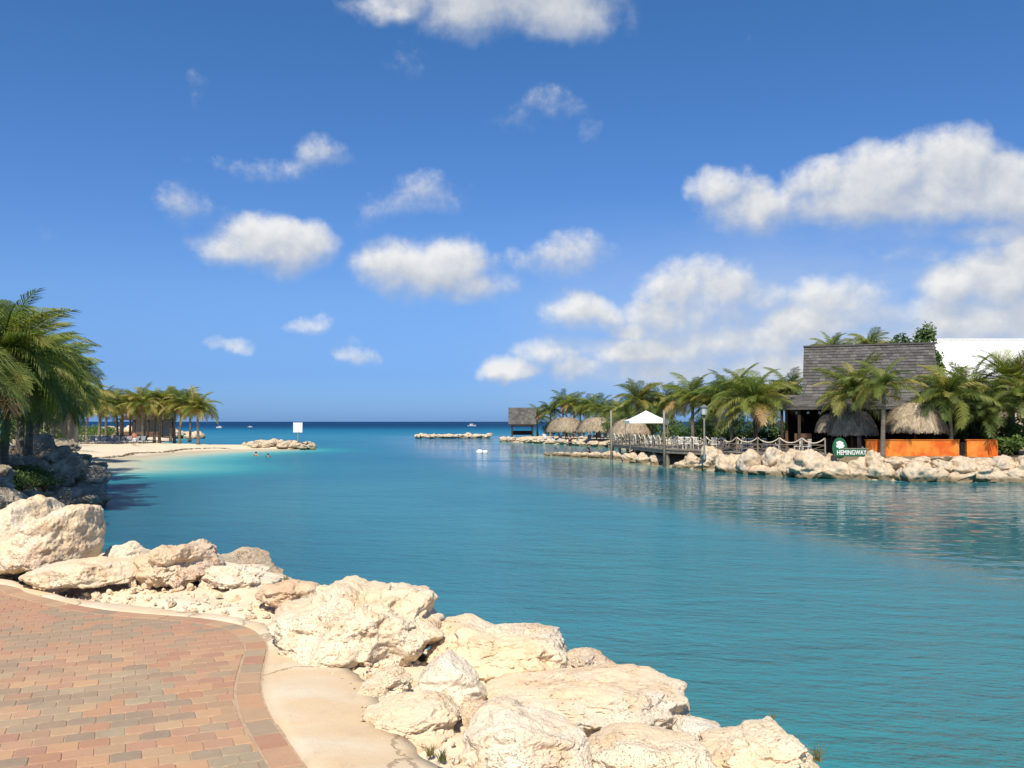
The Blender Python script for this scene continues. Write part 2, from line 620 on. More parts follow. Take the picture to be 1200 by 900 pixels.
simple('joint_sand', (.46, .325, .215), (.36, .25, .165), 20, 0.95)
simple('sand', (.62, .50, .34), (.56, .44, .29), 0.35, 0.95, 0.3, 3.0)
simple('earth', (.26, .20, .13), (.16, .13, .08), 0.5, 0.95, 0.4, 4.0)
simple('wood_grey', (.27, .235, .195), (.18, .155, .125), 2.5, 0.85, 0.3, 12, 0.25, stretch=(1, 1, .25))
simple('wood_dark', (.045, .032, .024), (.03, .022, .017), 2.0, 0.8, 0.3, 10, 0.3)
simple('wood_brown', (.13, .07, .04), (.085, .045, .028), 2.0, 0.7, 0.3, 10, 0.3)
simple('shingle', (.15, .14, .13), (.10, .095, .09), 1.6, 0.9, 0.6, 14, 0.2, island=.75, col3=(.045, .042, .04))
simple('thatch', (.54, .44, .31), (.34, .27, .19), 5.0, 0.95, 0.8, 40, 0.2, stretch=(1, 1, .5), island=.6, col3=(.14, .10, .065))
simple('rope', (.66, .58, .46), (.52, .44, .33), 14, 0.9, 0.5, 60)
simple('white_canvas', (.80, .79, .76), (.74, .73, .70), 1.2, 0.8)
simple('white_roof', (.80, .80, .79), (.74, .74, .73), 0.8, 0.7)
simple('white_paint', (.76, .75, .72), (.68, .67, .64), 4, 0.5)
simple('sign_green', (.025, .13, .06), (.018, .10, .045), 5, 0.5)
simple('plaster_cream', (.60, .50, .36), (.52, .42, .29), 1.0, 0.9)
simple('grey_plaster', (.30, .29, .27), (.23, .22, .20), 0.8, 0.9)
simple('lamp_metal', (.16, .165, .16), (.11, .115, .11), 6, 0.5)
simple('lamp_glass', (.55, .55, .50), (.48, .48, .44), 6, 0.25, spec=0.5)
simple('lounger_grey', (.21, .22, .235), (.16, .165, .175), 4, 0.7, vary=0.4)
simple('lounger_pale', (.52, .53, .54), (.44, .45, .46), 4, 0.7, vary=0.3)
simple('cloth_red', (.58, .16, .10), (.5, .13, .08), 6, 0.9)
simple('cloth_white', (.7, .7, .7), (.6, .6, .62), 6, 0.9)
simple('cloth_dark', (.035, .035, .045), (.025, .025, .03), 6, 0.9)
simple('skin', (.42, .24, .16), (.36, .20, .13), 6, 0.6)
simple('hair', (.03, .02, .014), (.02, .014, .01), 12, 0.7)
simple('trunk_bark', (.23, .195, .155), (.14, .115, .09), 2.2, 0.95, 0.9, 9, 0.35, stretch=(.4, .4, 4))
simple('coconut', (.30, .16, .05), (.22, .20, .06), 6, 0.7)

m, t, b = principled('orange_wall', 0.85, 0.2)
v = coords(t)
n1 = t.noise(v, 1.1, 5, 0.6)
n2 = t.noise(t.vec('MULTIPLY', v, (1, 1, .6)), 2.6, 5, 0.6)
c = t.mix(t.rng(n1, 0.35, 0.65), (.62, .115, .018), (.70, .26, .045))
c = t.mix(t.math('MULTIPLY', t.rng(n2, 0.5, 0.75), 0.6), c, (.62, .12, .03))
t.link(c, b.inputs['Base Color'])


def leaf_material(name, c1, c2, trans=0.35, vary=0.35):
    m = bpy.data.materials.new(name)
    m.use_nodes = True
    t = NT(m.node_tree)
    t.n.clear()
    out = t.n.new('ShaderNodeOutputMaterial')
    oi = t.n.new('ShaderNodeObjectInfo')
    g = t.n.new('ShaderNodeNewGeometry')
    n = t.noise(g.outputs['Position'], 0.9, 4, 0.6)
    f = t.math('ADD', t.math('MULTIPLY', oi.outputs['Random'], 0.55), t.math('MULTIPLY', n, 0.6))
    c = t.mix(t.rng(f, 0.25, 0.85), c1, c2)
    hs = t.n.new('ShaderNodeHueSaturation')
    t.link(c, hs.inputs['Color'])
    fine = t.noise(g.outputs['Position'], 6.0, 2, 0.5)
    t.put(hs.inputs['Value'], t.math('MULTIPLY_ADD', fine, vary * 2, 1 - vary))
    pr = t.n.new('ShaderNodeBsdfPrincipled')
    pr.inputs['Roughness'].default_value = 0.5
    pr.inputs['Specular IOR Level'].default_value = 0.35
    tr = t.n.new('ShaderNodeBsdfTranslucent')
    t.link(hs.outputs[0], pr.inputs['Base Color'])
    t.link(t.mix(1.0, hs.outputs[0], (1.15, 1.2, .55), 'MULTIPLY'), tr.inputs['Color'])
    mx = t.n.new('ShaderNodeMixShader')
    mx.inputs[0].default_value = trans
    t.link(pr.outputs[0], mx.inputs[1])
    t.link(tr.outputs[0], mx.inputs[2])
    t.link(mx.outputs[0], out.inputs[0])
    MATS[name] = m
    return m


leaf_material('frond_green', (.13, .185, .036), (.27, .29, .068), .42)
leaf_material('frond_deep', (.075, .12, .03), (.155, .19, .05), .42)
leaf_material('frond_yellow', (.24, .24, .06), (.38, .32, .09))
leaf_material('frond_dry', (.30, .17, .075), (.40, .26, .12), 0.2)
leaf_material('leaf_shrub', (.06, .11, .03), (.125, .18, .05))
leaf_material('leaf_bright', (.06, .12, .025), (.13, .19, .045))
leaf_material('leaf_tree', (.06, .105, .032), (.13, .18, .055))
leaf_material('grass_dry', (.24, .20, .09), (.14, .15, .05), 0.2)

# ------------------------------------------------------------------ shore lines (world metres, water level 0)
LEFT_POLY = np.array([(3.6, 3.0), (1.8, 8.2), (-1.5, 11.8), (-7.5, 16.5), (-16.6, 33.5), (-20.0, 43.7), (-25.0, 54.0), (-34.5, 74), (-37.8, 87),
                      (-37.9, 98.6), (-36.5, 109), (-32.6, 113), (-27.6, 115.5), (-26.5, 120), (-29, 125), (-40, 127), (-47, 137), (-60, 152), (-72, 192),
                      (-110, 205), (-260, 205), (-260, -40), (8, -40)], float)
_r = [(1420, 571), (1300, 569), (1190, 566), (1090, 565), (1000, 562), (930, 559), (880, 556), (830, 552), (790, 548), (760, 544), (735, 541)]
RIGHT_POLY = np.array([tuple(gnd(*q)[:2]) for q in _r] + [(10.8, 88), (11.5, 98), (14.5, 112), (15, 127), (10.6, 137), (5.7, 147), (0.2, 158), (-1.8, 168),
                      (0, 177), (22, 190), (70, 196), (240, 190), (240, 48)], float)


def seg_dist(P, poly, closed=True):
    """distance of the points to a polyline, and the side by even-odd when closed (inside positive)"""
    n = len(poly)
    best = np.full(len(P), 1e18)
    inside = np.zeros(len(P), bool)
    for i in range(n if closed else n - 1):
        a, b = poly[i], poly[(i + 1) % n]
        ab = b - a
        tt = np.clip(((P - a) @ ab) / (ab @ ab), 0, 1)
        dd = P - (a + tt[:, None] * ab)
        best = np.minimum(best, (dd ** 2).sum(1))
        if closed:
            with np.errstate(divide='ignore', invalid='ignore'):
                cr = ((a[1] > P[:, 1]) != (b[1] > P[:, 1])) & (P[:, 0] < (b[0] - a[0]) * (P[:, 1] - a[1]) / (b[1] - a[1] + 1e-12) + a[0])
            inside ^= cr
    d = np.sqrt(best)
    return np.where(inside, d, -d) if closed else d


BEACH_LINE = np.array([(-31, 68), (-36.5, 80), (-38, 92), (-37, 108), (-34, 112.5)], float)
SHOAL_LINE = np.array([(3.2, 97.5), (7, 92), (10, 86), (12, 79), (13.2, 73)], float)
RBEACH_LINE = np.array([(14, 127), (10.6, 137), (5.7, 147), (0, 158)], float)


# ------------------------------------------------------------------ water
def build_water():
    u = np.linspace(-1, 1, 421)
    xs = 16 * np.sinh(u * 8.0)
    u = np.linspace(-2.1, 7.6, 261)
    ys = 62 + 26 * np.sinh(u)
    X, Y = np.meshgrid(xs, ys)
    P = np.stack([X.ravel(), Y.ravel()], 1)
    nx, ny = len(xs), len(ys)
    idx = np.arange(nx * ny).reshape(ny, nx)
    F = np.stack([idx[:-1, :-1].ravel(), idx[:-1, 1:].ravel(), idx[1:, 1:].ravel(), idx[1:, :-1].ravel()], 1)
    V = np.c_[P, np.zeros(len(P))]
    me = new_mesh('water', V, F)
    sl, sr = seg_dist(P, LEFT_POLY), seg_dist(P, RIGHT_POLY)
    db = seg_dist(P, BEACH_LINE, False)
    ds = seg_dist(P, SHOAL_LINE, False)
    dr = seg_dist(P, RBEACH_LINE, False)
    sh = np.maximum.reduce([1.05 * np.exp(-(db / 9.5) ** 1.3), 0.95 * np.exp(-(ds / 4.2) ** 1.25), 0.7 * np.exp(-(dr / 5.0)), 0.45 * np.exp(sr / 3.0), np.where(P[:, 1] > 66, 0.42, np.where(P[:, 1] < 20, 0.45, 0.12)) * np.exp(sl / 2.2)])
    sh = np.where((sl > 0) | (sr > 0), np.maximum(sh, 0.45), sh)
    # lee of the planted shore: smooth water between that shore and a wandering line
    lee = np.array([(16, 10), (11.2, 19.5), (9.6, 27), (6.6, 38), (0, 57), (-9, 95), (-20, 150), (-30, 220)], float)
    edge = np.interp(P[:, 1], lee[:, 1], lee[:, 0])
    width = 0.25 + 0.016 * P[:, 1]
    sm = 1 / (1 + np.exp(-np.clip((P[:, 0] - edge) / width, -40, 40)))
    sm *= np.clip((260 - P[:, 1]) / 60, 0, 1) * np.clip(-sr / 1.0 + 1, 0, 1)
    bank_shade = np.exp(-(seg_dist(P, np.array([(-11, 22), (-17.5, 34), (-21, 44), (-26, 54), (-31, 64)], float), False) / 8.0) ** 2)
    for nm, val in (('shallow', sh), ('calm', sm), ('drop', bank_shade)):  # drop carries the painted shade beside the palm bank
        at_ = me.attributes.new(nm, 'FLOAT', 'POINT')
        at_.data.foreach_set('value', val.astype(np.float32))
    m, t, b = principled('water', 0.06, 0.5)
    t.n.remove(b)
    out = t.n['Material Output']
    body = t.n.new('ShaderNodeBsdfDiffuse')
    gloss = t.n.new('ShaderNodeBsdfGlossy')
    both = t.n.new('ShaderNodeMixShader')
    fres = t.n.new('ShaderNodeFresnel')
    fres.inputs['IOR'].default_value = 1.333
    t.link(body.outputs[0], both.inputs[1])
    t.link(gloss.outputs[0], both.inputs[2])
    t.link(both.outputs[0], out.inputs[0])
    g = t.n.new('ShaderNodeNewGeometry')
    pos = g.outputs['Position']
    sp = t.sep(pos)

    def attr(n):
        a = t.n.new('ShaderNodeAttribute')
        a.attribute_name = n
        return a.outputs['Fac']
    wob = t.noise(pos, 0.045, 4, 0.55)
    dist = t.math('MULTIPLY_ADD', t.math('SUBTRACT', wob, 0.5), 60.0, sp[1])
    lg = t.math('LOGARITHM', t.math('MAXIMUM', dist, 8.0), 10.0)           # 0.9 .. 4.5
    f = t.rng(lg, 0.9, 3.3, 0, 1, smooth=False)
    deep = t.ramp(f, [(0.0, WATER_C[0]), (0.28, WATER_C[1]), (0.44, WATER_C[2]), (0.60, WATER_C[3]), (0.69, WATER_C[4]), (0.76, WATER_C[5]), (0.85, WATER_C[6]), (1.0, WATER_C[6])])
    patch = t.noise(t.vec('MULTIPLY', pos, (1, .6, 1)), 0.07, 5, 0.6)
    deep = t.mix(t.rng(patch, 0.35, 0.7, 0.0, 0.30), deep, (.014, .12, .20))
    deep = t.mix(t.math('MULTIPLY', attr('drop'), 0.8), deep, (.014, .095, .165))          # shade painted into the water along the bank, so palm shadows blend
    shv = t.math('ADD', attr('shallow'), t.math('MULTIPLY', t.math('SUBTRACT', t.noise(pos, 0.35, 5, 0.6), 0.5), 0.16))
    shc = t.ramp(shv, [(0.0, (.012, .17, .23)), (0.3, (.03, .25, .29)), (0.55, (.12, .36, .36)), (0.8, (.34, .44, .36)), (1.0, (.50, .46, .34))])
    col = t.mix(t.rng(shv, 0.03, 0.40), deep, shc)
    # wind ripples, stretched across the wind; the lee lies calmer
    rot = t.n.new('ShaderNodeVectorRotate')
    rot.rotation_type = 'Z_AXIS'
    t.link(pos, rot.inputs['Vector'])
    rot.inputs['Angle'].default_value = R(12)
    q = t.vec('MULTIPLY', rot.outputs[0], (0.5, 1.0, 1.0))
    r1 = t.noise(q, 0.55, 3, 0.5)
    r2 = t.noise(q, 2.3, 4, 0.6)
    r3 = t.noise(q, 7.5, 3, 0.6)
    h = t.math('MULTIPLY_ADD', r2, 0.42, t.math('MULTIPLY', r1, 0.75))
    h = t.math('MULTIPLY_ADD', r3, 0.17, h)
    streak = t.noise(t.vec('MULTIPLY', pos, (.02, .10, 1)), 1.0, 4, 0.6)
    calm = t.math('MULTIPLY', attr('calm'), t.rng(streak, 0.30, 0.52, 0.55, 1.0))
    amp = t.fmix(calm, WAVE_AMP, WAVE_AMP * 0.16)
    h = t.fmix(calm, h, t.math('MULTIPLY_ADD', t.noise(q, 1.5, 2, 0.45), 0.5, t.math('MULTIPLY', r1, 0.4)))
    t.link(t.mix(t.math('MULTIPLY', calm, t.rng(lg, 2.0, 1.75, 0.0, 0.30)), col, (.03, .07, .055)), body.inputs['Color'])   # lee body colour darkened and greened to strengthen the shore's reflection
    bump = t.n.new('ShaderNodeBump')
    bump.inputs['Strength'].default_value = 1.0
    t.link(amp, bump.inputs['Distance'])
    t.link(h, bump.inputs['Height'])
    for nd in (body, gloss, fres):
        t.link(bump.outputs[0], nd.inputs['Normal'])
    t.link(t.fmix(calm, 0.14, 0.02), gloss.inputs['Roughness'])
    # unresolved wave faces turn towards the viewer far off, so the rippled sea mirrors less of the low sky than a flat sheet would
    k = t.fmix(t.rng(lg, 1.3, 2.75), t.fmix(calm, 0.60, 1.0), t.fmix(calm, 0.10, 0.9))
    t.link(t.math('MULTIPLY', t.math('MINIMUM', fres.outputs[0], 0.75), k), both.inputs[0])
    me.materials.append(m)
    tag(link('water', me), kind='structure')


WAVE_AMP = 0.38
WATER_C = [(.040, .178, .195), (.050, .208, .272), (.034, .162, .268), (.034, .185, .30), (.013, .135, .25), (.006, .06, .15), (.003, .026, .095)]
build_water()


# ------------------------------------------------------------------ land
def heightfield(name, xs, ys, zf, mat, keep=-0.9):
    X, Y = np.meshgrid(xs, ys)
    P = np.stack([X.ravel(), Y.ravel()], 1)
    Z = zf(P)
    nx, ny = len(xs), len(ys)
    idx = np.arange(nx * ny).reshape(ny, nx)
    F = np.stack([idx[:-1, :-1].ravel(), idx[:-1, 1:].ravel(), idx[1:, 1:].ravel(), idx[1:, :-1].ravel()], 1)
    F = F[(Z[F] > keep).any(1)]
    used = np.unique(F)
    remap = np.zeros(len(P), int)
    remap[used] = np.arange(len(used))
    o = link(name, new_mesh(name, np.c_[P, Z][used], remap[F], mat, True))
    return tag(o, kind='structure')


def left_height(P):
    s = seg_dist(P, LEFT_POLY)
    beach = np.clip((P[:, 1] - 60) / 14, 0, 1)
    bank = np.interp(s, [-3, -0.5, 0, 1.5, 4, 9], [-1.2, -0.6, 0.0, 0.75, 1.7, 1.9])
    sand = np.interp(s, [-6, -2, 0, 3, 10, 25, 60], [-1.0, -0.35, 0.0, 0.28, 0.75, 0.95, 1.1])
    z = bank * (1 - beach) + sand * beach
    z = z + 0.05 * fbm(np.c_[P * 0.4, np.zeros(len(P))], 3, 5) * (s > 0)
    near = np.clip((24 - P[:, 1]) / 6, 0, 1)
    return z - near * 0.5


def right_height(P):
    s = seg_dist(P, RIGHT_POLY)
    far = np.clip((P[:, 1] - 95) / 15, 0, 1)
    bank = np.interp(s, [-3, -0.5, 0, 1.2, 2.6, 5], [-1.2, -0.6, -0.1, 0.55, 1.2, 1.32])
    sand = np.interp(s, [-5, -1, 0, 1.5, 4, 20], [-1.0, -0.3, 0.0, 0.45, 0.9, 1.1])
    z = bank * (1 - far) + sand * far
    return z + 0.04 * fbm(np.c_[P * 0.4, np.zeros(len(P))], 3, 9) * (s > 0)


def mixed_ground(name, sand, earth, edge=None):
    m, t, b = principled(name, 0.95, 0.1)
    g = t.n.new('ShaderNodeNewGeometry')
    pos = g.outputs['Position']
    n = t.noise(pos, 0.8, 6, 0.65)
    n2 = t.noise(pos, 9.0, 5, 0.65)
    sy = t.sep(pos)[1]
    f = t.rng(t.math('MULTIPLY_ADD', n, 10.0, sy), edge[0], edge[1])
    c1 = t.mix(t.rng(n, 0.3, 0.7), sand, tuple(x * 0.86 for x in sand))
    c2 = t.mix(t.rng(n2, 0.35, 0.65), earth, tuple(x * 0.6 for x in earth))
    c = t.mix(f, c2, c1)
    z = t.sep(pos)[2]
    c = t.mix(t.rng(t.math('MULTIPLY_ADD', n, 0.15, z), 0.30, 0.12), c, tuple(x * 0.62 for x in sand))   # wet sand
    t.link(c, b.inputs['Base Color'])
    t.link(t.bump(n2, 0.4, 0.05), b.inputs['Normal'])
    return m


heightfield('beach', np.arange(-150, -3, 1.0), np.arange(8, 215, 1.0), left_height, mixed_ground('beach_ground', (.67, .565, .41), (.12, .12, .05), (62, 76)))
heightfield('ground', np.arange(-8, 130, 1.0), np.arange(46, 200, 1.0), right_height, mixed_ground('shore_ground', (.60, .49, .34), (.24, .19, .12), (90, 106)))

# ------------------------------------------------------------------ promenade: cement apron, paving, bank
PZ = 2.1
APRON_OUT = np.array([tuple(gnd(x, y, PZ)[:2]) for x, y in [(-330, 652), (-150, 664), (0, 675), (27, 684), (83, 699), (150, 707), (217, 715), (267, 722), (300, 730), (320, 741),
                      (343, 754), (400, 792), (422, 815), (428, 842), (478, 880), (505, 905), (560, 980), (660, 1250)]], float)
PAVE_OUT = np.array([tuple(gnd(x, y, PZ)[:2]) for x, y in [(-330, 660), (-150, 670), (0, 685), (33, 695), (100, 711), (167, 719), (233, 724), (283, 733), (304, 745), (312, 757), (309, 775), (305, 797),
                     (306, 815), (316, 840), (328, 858), (358, 900), (420, 985), (520, 1250)]], float)


def smooth_line(L, step=0.06):
    """Catmull-Rom through the points, resampled evenly"""
    Q = []
    for i in range(len(L) - 1):
        p0, p1, p2, p3 = L[max(i - 1, 0)], L[i], L[i + 1], L[min(i + 2, len(L) - 1)]
        for k in range(12):
            u = k / 12
            Q.append(0.5 * (2 * p1 + (p2 - p0) * u + (2 * p0 - 5 * p1 + 4 * p2 - p3) * u ** 2 + (3 * p1 - p0 - 3 * p2 + p3) * u ** 3))
    Q.append(L[-1])
    Q = np.array(Q)
    s = np.r_[0, np.cumsum(np.linalg.norm(np.diff(Q, axis=0), axis=1))]
    n = max(2, int(s[-1] / step))
    u = np.linspace(0, s[-1], n + 1)
    return np.stack([np.interp(u, s, Q[:, 0]), np.interp(u, s, Q[:, 1])], 1), u


def offset_line(L, d):
    T = np.gradient(L, axis=0)
    T /= np.linalg.norm(T, axis=1)[:, None]
    return L + np.stack([-T[:, 1], T[:, 0]], 1) * d


PAVE_L, PAVE_S = smooth_line(PAVE_OUT)
APRON_L, _ = smooth_line(APRON_OUT)
BW = 0.135                                    # width of the border course
BORDER_IN = offset_line(PAVE_L, -BW - 0.012)  # the line runs away from the camera's side first, so inside is to its right


def side_of(P, L):
    """signed distance to an open line: positive on its left (water) side; also nearest index"""
    D = ((P[:, None, :] - L[None, :, :]) ** 2).sum(2)
    i = D.argmin(1)
    T = np.gradient(L, axis=0)
    t_ = T[i] / np.linalg.norm(T[i], axis=1)[:, None]
    d = P - L[i]
    return t_[:, 0] * d[:, 1] - t_[:, 1] * d[:, 0], i


# the cement sheet between paving and rocks (real thickness, gap left beside the border stones)
inner = offset_line(PAVE_L, 0.014)
u = np.linspace(0, 1, 260)


def resample(L, n):
    s = np.r_[0, np.cumsum(np.linalg.norm(np.diff(L, axis=0), axis=1))]
    q = np.linspace(0, s[-1], n)
    return np.stack([np.interp(q, s, L[:, 0]), np.interp(q, s, L[:, 1])], 1)


def nearest_on(L, Q):
    D = ((Q[:, None, :] - L[None, :, :]) ** 2).sum(2)
    return L[D.argmin(1)]


A = resample(inner, 260)
B = resample(APRON_L, 260)
V, F = [], []
NS = 9
jag = 0.05 * fbm(np.c_[B * 2.5, np.zeros(260)], 4, 3)
for i in range(260):
    w = (B[i] - A[i])
    lw = np.linalg.norm(w) + 1e-6
    Bi = A[i] + w * (1 + (jag[i] + 0.10) / lw)
    for k in range(NS):
        f = k / (NS - 2) if k < NS - 1 else 1.0
        p = A[i] * (1 - f) + Bi * f
        z = PZ - 0.002 + 0.012 * math.sin(f * 3) - 0.03 * f * f
        if k == NS - 1:
            z = PZ - 0.16
        V.append((p[0], p[1], z))
V = np.array(V)
V[:, 2] += 0.006 * fbm(np.c_[V[:, :2] * 3, np.zeros(len(V))], 3, 8)
base = len(V)
for i in range(259):
    for k in range(NS - 1):
        a = i * NS + k
        F.append((a, a + NS, a + NS + 1, a + 1))
V = np.r_[V, np.c_[A, np.full(260, PZ - 0.09)]]
for i in range(259):
    F.append((base + i, base + i + 1, (i + 1) * NS, i * NS))
tag(link('path', new_mesh('path', V, F, MATS['cement'], True)), kind='structure')

# bedding under the paving
bed = [tuple(p) + (PZ - 0.0045,) for p in offset_line(PAVE_L, 0.02)[::4]]
bed += [(-3.0, -2.0, PZ - 0.0045), (-16, -2.0, PZ - 0.0045), (-16, 12.0, PZ - 0.0045)]
pave = tag(link('pavement', new_mesh('pavement', bed, [tuple(range(len(bed)))], MATS['joint_sand'])), kind='structure')


def paver_mesh(name, poly, mat, h=0.05, ch=0.004):
    """stone from a convex plan polygon (local, counter-clockwise): sides, rounded arris, top"""
    poly = np.array(poly, float)
    c = poly.mean(0)
    n = len(poly)
    rin = poly + (c - poly) / np.linalg.norm(c - poly, axis=1)[:, None] * ch * 1.3
    V = [(p[0], p[1], -h) for p in poly] + [(p[0], p[1], -ch) for p in poly] + [(p[0], p[1], 0) for p in rin]
    F = []
    for r in range(2):
        for i in range(n):
            j = (i + 1) % n
            F.append((r * n + i, r * n + j, (r + 1) * n + j, (r + 1) * n + i))
    F.append(tuple(2 * n + i for i in range(n)))
    return new_mesh(name, V, F, mat)


def octo(w, d, c):
    x, y = w / 2, d / 2
    return [(-x + c, -y), (x - c, -y), (x, -y + c), (x, y - c), (x - c, y), (-x + c, y), (-x, y - c), (-x, -y + c)]


PV_MATS = ['paver_orange', 'paver_rose', 'paver_tan', 'paver_grey']
PW, PD = 0.141, 0.127
PV = {nm: [paver_mesh('paver', octo(PW - 0.0025, PD - 0.0025, 0.011 + 0.005 * k), MATS[nm]) for k in range(2)] for nm in PV_MATS}


def clip_poly(poly, p, nrm):
    """keep the part of a convex polygon where (q - p).nrm <= 0"""
    out = []
    n = len(poly)
    for i in range(n):
        a, b = poly[i], poly[(i + 1) % n]
        da, db_ = (a - p) @ nrm, (b - p) @ nrm
        if da <= 0:
            out.append(a)
        if (da < 0) != (db_ < 0) and abs(da - db_) > 1e-9:
            out.append(a + (b - a) * (da / (da - db_)))
    return out


def lay_pavers():
    ang = R(24)
    ex, ey = np.array([math.cos(ang), math.sin(ang)]), np.array([-math.sin(ang), math.cos(ang)])
    cand = []
    for r in range(-24, 100):
        for c in range(-150, 46):
            o = ex * ((c + (0.5 if r % 2 else 0)) * PW) + ey * (r * PD)
            if 3.2 < o[1] < 10.5 and o[0] > -0.62 * o[1] - 0.5:
                cand.append((o, r, c))
    C = np.array([q[0] for q in cand])
    s, idx = side_of(C, BORDER_IN)
    T = np.gradient(BORDER_IN, axis=0)
    pieces = []
    for k, (o, r, c) in enumerate(cand):
        if s[k] > 0.13:
            continue
        n1 = vnoise(np.array([[o[0] * 2.1, o[1] * 2.1, 0.3]]), 4)[0] + 0.75 * vnoise(np.array([[c * 0.9, r * 0.9, 7.7]]), 9)[0]
        u_ = rnd.random()
        nm = 'paver_grey' if n1 > 0.42 or u_ < 0.07 else ('paver_orange' if u_ < 0.46 else 'paver_rose' if u_ < 0.72 else 'paver_tan')
        cut = None
        if s[k] > -0.14:
            i = idx[k]
            tt = T[i] / np.linalg.norm(T[i])
            nr = np.array([-tt[1], tt[0]])
            poly = [o + ex * a + ey * b for a, b in octo(PW - 0.0025, PD - 0.0025, 0.012)]
            poly = clip_poly(poly, BORDER_IN[i] - nr * 0.004, nr)
            if len(poly) < 3:
                continue
            A_ = np.array(poly)
            area = 0.5 * abs(np.dot(A_[:, 0], np.roll(A_[:, 1], -1)) - np.dot(A_[:, 1], np.roll(A_[:, 0], -1)))
            if area < 0.0012:
                continue
            if area < 0.96 * PW * PD * 0.93:
                cut = poly
        pieces.append((o, nm, cut))
    # the stones that show largest become parts; the others join into one part
    pieces.sort(key=lambda q: q[0][1] + (0 if q[0][0] > -0.585 * q[0][1] else 50))
    single, rest = pieces[:252], pieces[252:]
    for o, nm, cut in single:
        dz = rnd.uniform(-0.0016, 0.0016)
        tilt = (rnd.uniform(-.008, .008), rnd.uniform(-.008, .008), 0)
        if cut is None:
            link('paver', PV[nm][rnd.random() < 0.5], pave, (o[0], o[1], PZ + dz), (tilt[0], tilt[1], ang + rnd.uniform(-.012, .012)))
        else:
            link('paver', paver_mesh('paver', [q - o for q in cut], MATS[nm]), pave, (o[0], o[1], PZ + dz), tilt)
    V, F, M = [], [], []
    for o, nm, cut in rest:
        P_ = cut if cut is not None else [o + ex * a + ey * b for a, b in octo(PW - 0.0025, PD - 0.0025, 0.012)]
        P_ = np.array(P_)
        c_ = P_.mean(0)
        n = len(P_)
        dz = rnd.uniform(-.002, .002)
        b0 = len(V)
        rin = P_ + (c_ - P_) * 0.06
        V += [(p[0], p[1], PZ - .05) for p in P_] + [(p[0], p[1], PZ - .004 + dz) for p in P_] + [(p[0], p[1], PZ + dz) for p in rin]
        fs = [(b0 + r_ * n + i, b0 + r_ * n + (i + 1) % n, b0 + (r_ + 1) * n + (i + 1) % n, b0 + (r_ + 1) * n + i) for r_ in range(2) for i in range(n)]
        fs.append(tuple(b0 + 2 * n + i for i in range(n)))
        F += fs
        M += [PV_MATS.index(nm)] * len(fs)
    me = new_mesh('far_pavers', V, F, [MATS[q] for q in PV_MATS])
    me.polygons.foreach_set('material_index', M)
    tag(link('paver_field', me, pave), kind='stuff')
    # border course of longer stones along the edge
    s_, i = 0.0, 0
    L, S = PAVE_L, PAVE_S
    T = np.gradient(L, axis=0)
    T /= np.linalg.norm(T, axis=1)[:, None]
    while s_ < S[-1] - 0.4:
        ln = rnd.uniform(0.19, 0.27)
        a, b = s_ + 0.003, s_ + ln - 0.003
        pa = [np.array([np.interp(q, S, L[:, 0]), np.interp(q, S, L[:, 1])]) for q in (a, b)]
        ta = [np.array([np.interp(q, S, T[:, 0]), np.interp(q, S, T[:, 1])]) for q in (a, b)]
        s_ += ln
        if not (2.8 < pa[0][1] < 10.5 and pa[0][0] > -0.7 * pa[0][1]):
            continue
        nr = [np.array([-q[1], q[0]]) for q in ta]
        poly = [pa[0], pa[0] - nr[0] * BW, pa[1] - nr[1] * BW, pa[1]]
        c_ = sum(poly) / 4
        nm = rnd.choice(['paver_tan', 'paver_rose', 'paver_tan', 'paver_grey', 'paver_orange'])
        link('border_paver', paver_mesh('border_paver', [q - c_ for q in poly], MATS[nm]), pave, (c_[0], c_[1], PZ + rnd.uniform(-.002, .003)))


lay_pavers()


def bank_height(P):
    s, _ = side_of(P, APRON_L)
    z = np.interp(s, [-9, -0.35, -0.02, 0.3, 0.9, 2.0, 5.5, 8], [1.88, 1.88, 1.955, 1.99, 1.90, 1.45, -0.3, -1.3])
    zw = np.interp(s, [-9, -0.35, -0.02, 0.3, 1.9, 2.7, 6.2, 8.5], [1.88, 1.88, 1.965, 2.03, 2.05, 1.6, -0.3, -1.3])
    k = np.clip((-1.5 - P[:, 0]) / 0.9, 0, 1)
    z = z * (1 - k) + zw * k
    Q = np.c_[P, np.zeros(len(P))]
    return z + np.clip((s + 0.1) / 0.3, 0, 1) * (0.045 * fbm(Q * 1.6, 4, 21) + 0.032 * ridged(Q * 5, 4, 4))


bank = heightfield('bank', np.arange(-14, 7.5, 0.11), np.arange(0.5, 19, 0.11), bank_height, MATS['rubble_ground'])


# ------------------------------------------------------------------ rocks
_ico = {}


def ico(sub):
    if sub not in _ico:
        bm = bmesh.new()
        bmesh.ops.create_icosphere(bm, subdivisions=sub, radius=1.0)
        V = np.array([v.co[:] for v in bm.verts])
        F = np.array([[v.index for v in f.verts] for f in bm.faces])
        bm.free()
        _ico[sub] = (V, F)
    return _ico[sub]


